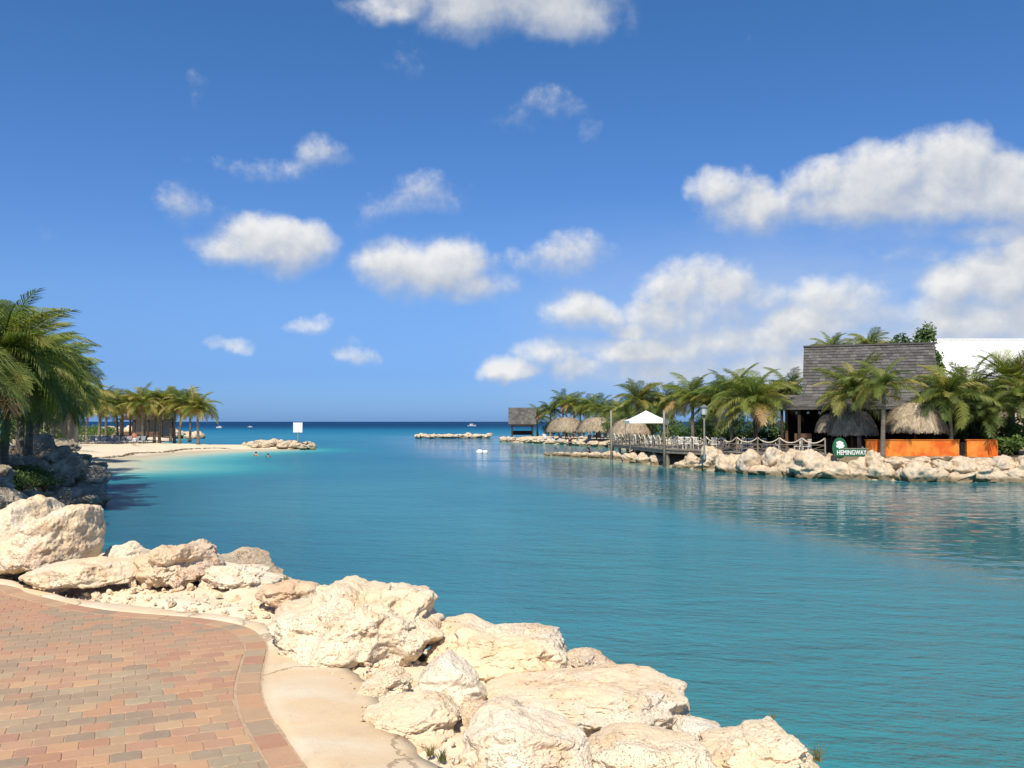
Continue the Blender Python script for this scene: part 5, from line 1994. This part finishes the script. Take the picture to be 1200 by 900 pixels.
def lamp_post():
    Y = 65.0
    t = at(825, 474, Y)
    root = thing('lamp_post', 'slim grey lamp post with a lantern behind the boulders', 'lamp', (t[0], Y, .8))
    h = t[2] - .8
    MB().tube([(0, 0, 0), (0, 0, .3), (0, 0, .32), (0, 0, h - .8)], [.12, .12, .075, .06], 10).build('shaft', MATS['lamp_metal'], root, smooth=True)
    b = MB()
    b.tube([(0, 0, h - .80), (0, 0, h - .74)], [.12, .26], 8)
    b.build('lantern_base', MATS['lamp_metal'], root)
    gl = MB().tube([(0, 0, h - .74), (0, 0, h - .24)], [.22, .28], 8).build('lantern_glass', MATS['lamp_glass'], root)
    for k in range(4):
        a = k * math.pi / 2 + .4
        MB().beam((math.cos(a) * .235, math.sin(a) * .235, h - .74), (math.cos(a) * .295, math.sin(a) * .295, h - .24), .03).build('lantern_bar', MATS['lamp_metal'], gl)
    MB().tube([(0, 0, h - .24), (0, 0, h - .20), (0, 0, h - .04), (0, 0, h)], [.34, .34, .1, .03], 8).build('lantern_roof', MATS['lamp_metal'], root)


lamp_post()


def canopy():
    Y = 84.0
    c = at(757, 481, Y)
    e = at(757, 493, Y)[2]
    w = 22.5 * Y / FPX
    root = thing('canopy_tent', 'white pyramid canopy on four legs over the deck', 'canopy', (c[0], Y, 1.2))
    z0, z1 = e - 1.2, c[2] - 1.2
    V, F = [], []
    n = 8
    for i in range(n + 1):
        t_ = i / n
        r_ = w * t_
        z = z0 + (z1 - z0) * (1 - t_) ** 1.15
        V += [(-r_, -r_, z), (r_, -r_, z), (r_, r_, z), (-r_, r_, z)]
    V += [(-w, -w, z0 - .24), (w, -w, z0 - .24), (w, w, z0 - .24), (-w, w, z0 - .24)]
    for i in range(n + 1):
        for k in range(4):
            F.append((i * 4 + k, (i + 1) * 4 + k, (i + 1) * 4 + (k + 1) % 4, i * 4 + (k + 1) % 4))
    link('canvas', new_mesh('canvas', V, F, MATS['white_canvas']), root)
    for sx in (-1, 1):
        for sy in (-1, 1):
            MB().box((sx * (w - .08), sy * (w - .08), (z0 - .1) / 2), (.05, .05, z0 - .1)).build('leg', MATS['wood_grey'], root)


canopy()


def hut():
    Y = 168.0
    a, b = at(597, 478, Y), at(627, 478, Y)
    e = at(597, 497, Y)[2]
    cx = (a[0] + b[0]) / 2
    root = thing('open_hut', 'small open wooden hut with a grey shingled roof at the end of the point', 'hut', (cx, Y, .8))
    hw = (b[0] - a[0]) / 2 + .2
    zr, ze = a[2] - .8, e - .8
    V = [(-hw, -2.4, ze), (hw, -2.4, ze), (hw, -.5, zr), (-hw, -.5, zr), (hw, .5, zr), (-hw, .5, zr), (hw, 2.4, ze), (-hw, 2.4, ze)]
    V += [(x, y, z - .2) for x, y, z in V]
    F = [(0, 1, 2, 3), (3, 2, 4, 5), (5, 4, 6, 7), (8, 11, 10, 9), (11, 13, 12, 10), (13, 15, 14, 12), (0, 8, 9, 1), (7, 6, 14, 15), (0, 3, 11, 8), (3, 5, 13, 11), (5, 7, 15, 13), (1, 9, 10, 2), (2, 10, 12, 4), (4, 12, 14, 6)]
    roof = link('roof', new_mesh('roof', V, F, MATS['shingle']), root)
    mb = MB()
    d = Vector((0, 1.9, zr - ze))
    r_ = random.Random(2)
    for i in range(8):
        x = -hw
        while x < hw:
            w = r_.uniform(.45, .7)
            p = Vector((0, -2.4, ze)) + d * ((i + .5) / 8)
            x1 = min(x + w, hw)
            mb.box(((x + x1) / 2, p.y - .05, p.z + .02), (x1 - x - .03, d.length / 8 * 1.15, .05), 0, math.atan2(d.z, d.y) - .05)
            x += w
    tag(mb.build('shingles', MATS['shingle'], roof), kind='stuff')
    for sx in (-1, 1):
        for y in (-2.0, 2.0):
            MB().box((sx * (hw - .7), y, ze / 2 - .1), (.3, .3, ze)).build('post', MATS['wood_dark'], root)
    MB().box((0, -2.0, ze - .3), (hw * 2 - 1, .2, .25)).build('beam', MATS['wood_dark'], root)
    bb = MB()
    bb.box((0, 1.9, .75), (hw * 2 - 1.6, .1, .8))
    bb.build('rail', MATS['wood_dark'], root)


hut()


def warning_sign():
    Y = 117.0
    c = at(349, 501, Y)
    k = Y / FPX
    gz = at(349, 518, Y)[2]
    root = thing('notice_board', 'blank white square notice board on a post at the spit tip', 'sign', (c[0], Y, gz))
    p = MB().box((0, 0, c[2] - gz), (10.6 * k, .06, 11.4 * k)).build('panel', MATS['white_paint'], root)
    MB().box((0, .05, c[2] - gz), (10.9 * k, .04, 11.7 * k)).build('frame', MATS['lounger_pale'], p)
    MB().tube([(0, .08, -.3), (0, .08, c[2] - gz + 4 * k)], .06, 8).build('post', MATS['wood_grey'], root)


warning_sign()


# ------------------------------------------------------------------ loungers, chairs
def copy_tree(o, parent=None):
    c = o.copy()
    COL.objects.link(c)
    if parent is not None:
        c.parent = parent
    for ch in o.children:
        copy_tree(ch, c)
    return c


def make_lounger(pad, label, group):
    root = thing('sun_lounger', label, 'lounger', (0, 0, 0), 0, group)
    f = MB()
    f.box((-.32, 0, .30), (.06, 1.9, .06)).box((.32, 0, .30), (.06, 1.9, .06)).box((0, -.92, .30), (.64, .06, .06))
    f.build('frame', MATS['lounger_pale'], root)
    for x in (-.32, .32):
        for y in (-.8, .55):
            MB().box((x, y, .135), (.05, .05, .27)).build('leg', MATS['lounger_pale'], root)
    MB().box((0, -.30, .37), (.6, 1.2, .09)).build('seat_pad', MATS[pad], root)
    MB().box((0, .60, .66), (.6, .82, .09), 0, R(46)).build('backrest', MATS[pad], root)
    return root


lg = make_lounger('lounger_grey', 'grey sun lounger in the dense rows on the sandy beach', 'loungers on the sandy beach')
spots, names = [], []
for row in range(3):
    for i in range(11):
        px = 84 + i * 8.2 + row * 2.5 + rnd.uniform(-1, 1)
        if px > 178 - row * 4:
            continue
        Y = 112 + row * 4.5 + rnd.uniform(-.6, .6) + i * .5
        spots.append(((px - 600) / FPX * Y, Y))
        names.append('grey sun lounger in the %s row on the sandy beach, %s from the big palms' % (('front', 'middle', 'rear')[row], ORD[i]))
zs = left_height(np.array(spots))
for i, ((x, y), z) in enumerate(zip(spots, zs)):
    o = lg if i == 0 else copy_tree(lg)
    o.location = (x, y, z)
    o['label'] = names[i]
    o.rotation_euler = (0, 0, rnd.uniform(-.2, .35))
lg2 = make_lounger('lounger_pale', 'pale sun lounger under the thatched shades on the point', 'loungers on the point')
spots = [((px - 600) / FPX * Y, Y) for px, Y in ((650, 146), (658, 146), (690, 140), (696, 141), (703, 139), (709, 138), (680, 146), (640, 152), (722, 134))]
zs = right_height(np.array(spots))
for i, ((x, y), z) in enumerate(zip(spots, zs)):
    o = lg2 if i == 0 else copy_tree(lg2)
    o.location = (x, y, z)
    o.rotation_euler = (0, 0, rnd.uniform(-.5, .5))


def make_chair():
    root = thing('deck_chair', 'white dining chair set out on the wooden deck', 'chair', (0, 0, 0), 0, 'dining chairs on the deck')
    for x in (-.2, .2):
        for y in (-.2, .2):
            MB().box((x, y, .22), (.045, .045, .44)).build('leg', MATS['white_paint'], root)
    MB().box((0, 0, .46), (.48, .48, .05)).build('seat', MATS['white_paint'], root)
    b = MB()
    for k in range(4):
        b.box((-.18 + k * .12, .22, .72), (.05, .03, .5))
    b.box((0, .22, .96), (.48, .04, .07))
    b.build('backrest', MATS['white_paint'], root)
    return root


ch = make_chair()
k = 0
for px, Y in ((797, 74), (806, 74.5), (815, 74), (836, 71.5), (846, 71), (790, 77), (802, 77.5), (870, 69), (880, 69.5), (898, 68.5), (910, 68), (760, 82), (768, 84), (745, 88), (935, 65.6), (945, 65.2)):
    o = ch if k == 0 else copy_tree(ch)
    k += 1
    o.location = ((px - 600) / FPX * Y, Y, DZ)
    o.rotation_euler = (0, 0, rnd.uniform(0, 6.28))


def make_table():
    root = thing('deck_table', 'round brown dining table on the wooden deck', 'table', (0, 0, 0), 0, 'dining tables on the deck')
    MB().tube([(0, 0, .71), (0, 0, .75)], [.5, .5], 16).build('tabletop', MATS['wood_brown'], root)
    MB().tube([(0, 0, .04), (0, 0, .71)], .05, 8).build('column', MATS['wood_dark'], root)
    MB().tube([(0, 0, 0), (0, 0, .05)], [.28, .2], 12).build('base', MATS['wood_dark'], root)
    return root


tb = make_table()
for i, (px, Y) in enumerate(((801, 75.5), (840, 72.4), (875, 70), (904, 69.2), (764, 83.5), (940, 66.4))):
    o = tb if i == 0 else copy_tree(tb)
    o.location = ((px - 600) / FPX * Y, Y, DZ)


# ------------------------------------------------------------------ low stone wall and pavilion by the big palms
def stone_wall():
    Y = 47.5
    a, b = at(-20, 523, Y), at(42, 523, Y)
    zt = a[2]
    root = thing('stone_wall', 'low rubble stone wall with a pale coping behind the big palm trunks', 'wall', ((a[0] + b[0]) / 2, Y, 1.5))
    L = b[0] - a[0]
    MB().box((0, .1, (zt - 1.5) / 2 - .1), (L, .3, zt - 1.5)).build('core', MATS['earth'], root)
    r_ = random.Random(6)
    for row in range(3):
        x = -L / 2
        h = (zt - 1.6) / 3
        while x < L / 2:
            w = r_.uniform(.28, .5)
            o = link('stone', r_.choice(FAR_ROCKS), root, (x + w / 2, -.06, h * (row + .5)), (r_.uniform(-.2, .2), r_.uniform(-.2, .2), r_.uniform(0, 6)))
            o.scale = (w * .58, .2, h * .62)
            o.rotation_euler = (0, r_.uniform(-.2, .2), 0)
            x += w
    MB().box((0, .05, zt - 1.5 - .02), (L + .1, .55, .12)).build('coping', MATS['grey_plaster'], root)


stone_wall()


def pavilion(px0, px1, y_top, y_eave, Y, gz, label, cols, wallmat, roofmat):
    a, b = at(px0, y_top, Y), at(px1, y_top, Y)
    e = at(px0, y_eave, Y)[2] - gz
    zt = a[2] - gz
    cx = (a[0] + b[0]) / 2
    hw = (b[0] - a[0]) / 2
    root = thing('beach_pavilion', label, 'pavilion', (cx, Y, gz))
    V = [(-hw, -3, e), (hw, -3, e), (hw, 3, e), (-hw, 3, e), (-hw * .55, 0, zt), (hw * .55, 0, zt), (-hw, -3, e - .2), (hw, -3, e - .2), (hw, 3, e - .2), (-hw, 3, e - .2)]
    F = [(0, 1, 5, 4), (1, 2, 5), (2, 3, 4, 5), (3, 0, 4), (0, 6, 7, 1), (1, 7, 8, 2), (2, 8, 9, 3), (3, 9, 6, 0), (9, 8, 7, 6)]
    link('roof', new_mesh('roof', V, F, MATS[roofmat]), root)
    for k in range(cols):
        x = -hw * .88 + 2 * hw * .88 * k / (cols - 1)
        for y in (-2.6, 2.6):
            MB().box((x, y, (e - .2) / 2 - .05), (.28, .28, e - .1)).build('column', MATS[wallmat], root)
    MB().box((0, 2.3, e * .5 - .05), (hw * 1.7, .15, e - .1)).build('rear_wall', MATS['grey_plaster'], root)
    MB().box((0, -2.4, .45), (hw * 1.5, .4, .9)).build('counter', MATS['wood_brown'], root)


pavilion(-10, 78, 452, 470, 78, 1.4, 'grey pavilion with tan columns behind the big palms', 5, 'plaster_cream', 'shingle')
pavilion(146, 200, 482, 491, 160, 1.0, 'dark roofed open shelter among the beach palms', 4, 'wood_dark', 'wood_dark')


# ------------------------------------------------------------------ people
def person(loc, rz, label, shirt, trunks, arms=((.28, .0, -.05), (-.28, .0, -.05)), stride=.12, h=1.74):
    """one continuous figure grown over a jointed skeleton"""
    k = h / 1.74
    J = {'pelvis': (0, 0, .93), 'waist': (0, .0, 1.08), 'chest': (0, .0, 1.30), 'neck': (0, .0, 1.47), 'head': (0, -.015, 1.56), 'crown': (0, -.01, 1.69),
         'hipL': (.10, 0, .88), 'kneeL': (.11, -stride * .6, .49), 'ankL': (.11, stride * .2, .09), 'toeL': (.12, -.15 + stride * .2, .04),
         'hipR': (-.10, 0, .88), 'kneeR': (-.11, stride * .3, .49), 'ankR': (-.11, stride * 1.0, .10), 'toeR': (-.12, -.13 + stride, .04),
         'shL': (.18, 0, 1.41), 'elL': (.18 + arms[0][0] * .35, .03, 1.14), 'wrL': (.18 + arms[0][0] * .45, -.06 + arms[0][1], .90 + arms[0][2]), 'haL': (.18 + arms[0][0] * .45, -.08 + arms[0][1], .81 + arms[0][2]),
         'shR': (-.18, 0, 1.41), 'elR': (-.18 + arms[1][0] * .35, .03, 1.14), 'wrR': (-.18 + arms[1][0] * .45, -.06 + arms[1][1], .90 + arms[1][2]), 'haR': (-.18 + arms[1][0] * .45, -.08 + arms[1][1], .81 + arms[1][2])}
    Rd = {'pelvis': .145, 'waist': .13, 'chest': .15, 'neck': .06, 'head': .095, 'crown': .07, 'hip': .095, 'knee': .06, 'ank': .042, 'toe': .035, 'sh': .07, 'el': .045, 'wr': .033, 'ha': .04}
    E = [('pelvis', 'waist'), ('waist', 'chest'), ('chest', 'neck'), ('neck', 'head'), ('head', 'crown')]
    for s in 'LR':
        E += [('pelvis', 'hip' + s), ('hip' + s, 'knee' + s), ('knee' + s, 'ank' + s), ('ank' + s, 'toe' + s), ('chest', 'sh' + s), ('sh' + s, 'el' + s), ('el' + s, 'wr' + s), ('wr' + s, 'ha' + s)]
    names = list(J)
    root = thing('person', label, 'person', loc, rz)

    def skin(nm, edges, mat, grow, sub):
        used = sorted({n for e in edges for n in e}, key=names.index)
        me = bpy.data.meshes.new(nm)
        me.from_pydata([tuple(c * k for c in J[n]) for n in used], [(used.index(a), used.index(b)) for a, b in edges], [])
        o = bpy.data.objects.new(nm, me)
        COL.objects.link(o)
        mod = o.modifiers.new('skin', 'SKIN')
        for i, n in enumerate(used):
            r_ = Rd.get(n, Rd.get(n[:-1], .05)) * k * grow
            sv = me.skin_vertices[0].data[i]
            sv.radius = (r_, r_ * (.72 if n in ('chest', 'pelvis', 'waist') else 1))
            sv.use_root = (i == 0)
        ss = o.modifiers.new('sub', 'SUBSURF')
        ss.levels = ss.render_levels = sub
        dg = bpy.context.evaluated_depsgraph_get()
        dg.update()
        fin = bpy.data.meshes.new_from_object(o.evaluated_get(dg))
        bpy.data.objects.remove(o)
        fin.materials.clear()
        fin.materials.append(MATS[mat])
        fin.polygons.foreach_set('use_smooth', [True] * len(fin.polygons))
        return link(nm, fin, root)
    skin('body', E, 'skin', 1.0, 2)
    if shirt:
        skin('shirt', [('waist', 'chest'), ('chest', 'shL'), ('chest', 'shR'), ('shL', 'elL'), ('shR', 'elR'), ('pelvis', 'waist')], shirt, 1.16, 1)
    skin('shorts', [('pelvis', 'hipL'), ('pelvis', 'hipR'), ('hipL', 'kneeL'), ('hipR', 'kneeR')], trunks, 1.2, 1)
    V0, F0 = ico(3)
    P = V0 * np.array([.098, .105, .085]) * k + np.array([0, .012, 1.645 * k])
    P = P[:]
    link('hair', new_mesh('hair', P, F0, MATS['hair'], True), root)
    return root


def shore_point(px, Y, fn):
    p = np.array([[(px - 600) / FPX * Y, Y]])
    return (p[0, 0], p[0, 1], float(fn(p)[0]))


person(shore_point(158, 108.5, left_height), .4, 'person in a coral shirt and pale shorts walking on the sandy beach', 'cloth_red', 'cloth_white', stride=.25)
p_ = gnd(669, 531.5)
person((p_[0], p_[1] + 1.2, .28), 2.2, 'person in dark clothes standing on the low stone spit', 'cloth_dark', 'cloth_dark', stride=.1)
p_ = gnd(690, 530)
person((p_[0], p_[1], -.75), 1.0, 'person in a dark shirt wading waist deep behind the low spit', 'cloth_dark', 'cloth_dark', stride=.15)
p_ = gnd(300, 534.5)
person((p_[0], p_[1], -1.25), 2.6, 'bather chest deep in the shallows, the one on the notice board side of the pair', None, 'cloth_dark', ((.8, -.1, .3), (-.8, -.1, .3)))
p_ = gnd(314, 535.5)
person((p_[0], p_[1], -1.35), -2.4, 'dark haired bather up to the shoulders in the shallows below the spit', 'cloth_dark', 'cloth_dark', ((.8, -.1, .3), (-.8, -.1, .3)))
for i, (px, Y) in enumerate(((655, 147.5), (664, 146), (672, 145))):
    pt = shore_point(px, Y, right_height)
    person(pt, rnd.uniform(0, 6), 'dark clothed visitor standing under the thatch shade by the hut', 'cloth_dark', 'cloth_dark')['group'] = 'visitors under the thatch shade'


# ------------------------------------------------------------------ small things on the water
def buoy(px, py, r, label):
    p = gnd(px, py)
    root = thing('mooring_buoy', label, 'buoy', (p[0], p[1], 0), 0, 'white buoys in the channel')
    V0, F0 = ico(4)
    link('float', new_mesh('float', V0 * np.array([r, r, r * .8]) + np.array([0, 0, r * .25]), F0, MATS['white_paint'], True), root)
    MB().tube([(0, 0, r * .9), (0, 0, r * 1.35)], [.05, .04], 8).build('eye_post', MATS['lamp_metal'], root)


buoy(562, 531.0, .42, 'larger white buoy floating in the channel off the hut')
buoy(568.5, 530.8, .34, 'smaller white buoy floating beside the larger one')


def boat(px, py, label, L, rz):
    p = gnd(px, py)
    root = thing('motor_boat', label, 'boat', (p[0], p[1], 0), rz, 'distant boats')
    n = 12
    V = []
    for i in range(n + 1):
        t_ = i / n
        w = L * .16 * (1 - max(0, t_ - .45) ** 2 * 3.2) if t_ < .98 else .02
        x = (t_ - .5) * L
        sheer = .11 * L + .06 * L * t_ ** 2
        V += [(x, -w, sheer), (x * .96, -w * .6, -.3), (x * .96, w * .6, -.3), (x, w, sheer)]
    F = [(i * 4 + k, i * 4 + 4 + k, i * 4 + 5 + k, i * 4 + 1 + k) for i in range(n) for k in range(3)] + [(i * 4 + 3, i * 4 + 7, i * 4 + 4, i * 4) for i in range(n)] + [(0, 1, 2, 3)]
    link('hull', new_mesh('hull', V, F, MATS['white_paint']), root)
    MB().box((-.05 * L, 0, .19 * L), (.34 * L, .22 * L, .16 * L)).build('cabin', MATS['white_paint'], root)
    MB().box((-.02 * L, 0, .20 * L), (.30 * L, .226 * L, .05 * L)).build('cabin_window', MATS['wood_dark'], root)


boat(553, 499.5, 'tiny white motor boat far out beyond the breakwater', 7, .4)
boat(257, 501.5, 'white boat far out past the beach palms', 4, 2.9)
boat(293, 500.6, 'small white boat offshore between palms and notice board', 3, .2)


# ------------------------------------------------------------------ tufts of dry grass in the rock gaps
def tuft(px, py, Y, s, seed, label):
    p = at(px, py, Y)
    r_ = random.Random(seed)
    V, F = [], []
    for i in range(34):
        a = r_.uniform(0, 6.28)
        ln = s * r_.uniform(.5, 1.2)
        o = (r_.uniform(-.25, .25) * s, r_.uniform(-.25, .25) * s)
        l = r_.uniform(.1, .6)
        b = len(V)
        w = .004
        ca, sa = math.cos(a), math.sin(a)
        V += [(o[0] - sa * w, o[1] + ca * w, 0), (o[0] + sa * w, o[1] - ca * w, 0), (o[0] + ca * ln * l * .5, o[1] + sa * ln * l * .5, ln * .6), (o[0] + ca * ln * l, o[1] + sa * ln * l, ln * .95)]
        F += [(b, b + 1, b + 2), (b, b + 2, b + 3)]
    o = link('grass_tuft', new_mesh('grass_tuft', V, F, MATS['grass_dry']), None, p)
    tag(o, label, 'grass', 'dry grass tufts among the boulders')


for i, (px, py, Y, s, lb) in enumerate([
        (504, 886, 4.55, .10, 'dry grass tuft at the foot of the tan block like boulder'), (518, 892, 4.5, .12, 'larger dry grass tuft between tan block and bright boulder'),
        (905, 846, 5.6, .10, 'grass sprig behind the end boulder'), (957, 892, 5.0, .16, 'grass tuft hanging on the water side of the end boulder'),
        (335, 681, 8.3, .10, 'thin sprig above the rusty pink slab'), (650, 778, 6.5, .14, 'dry stalks under the blunt squared boulder')]):
    tuft(px, py, Y, s * .6, i, lb)


# wrack line of dried weed on the beach
def seaweed():
    r_ = np.random.RandomState(3)
    L, _u = smooth_line(BEACH_LINE[1:], .1)
    V, F = [], []
    for k in range(900):
        i = r_.randint(0, len(L))
        q = L[i] + np.array([-2.6, 1.2]) * (0.9 + .18 * math.sin(i * .05) + r_.normal(0, .09))
        z = float(left_height(q[None])[0]) + .02
        a = r_.uniform(0, 6.28)
        s = r_.uniform(.05, .16)
        d1, d2 = np.array([math.cos(a), math.sin(a)]) * s, np.array([-math.sin(a), math.cos(a)]) * s * .4
        b = len(V)
        for sg in (d1 + d2, d2 - d1, -d1 - d2, d1 - d2):
            V.append((q[0] + sg[0], q[1] + sg[1], z + r_.uniform(0, .05)))
        F.append((b, b + 1, b + 2, b + 3))
    tag(link('seaweed', new_mesh('seaweed', V, F, MATS['wood_brown'])), 'brown line of dried seaweed washed up along the beach', 'seaweed', kind='stuff')


seaweed()
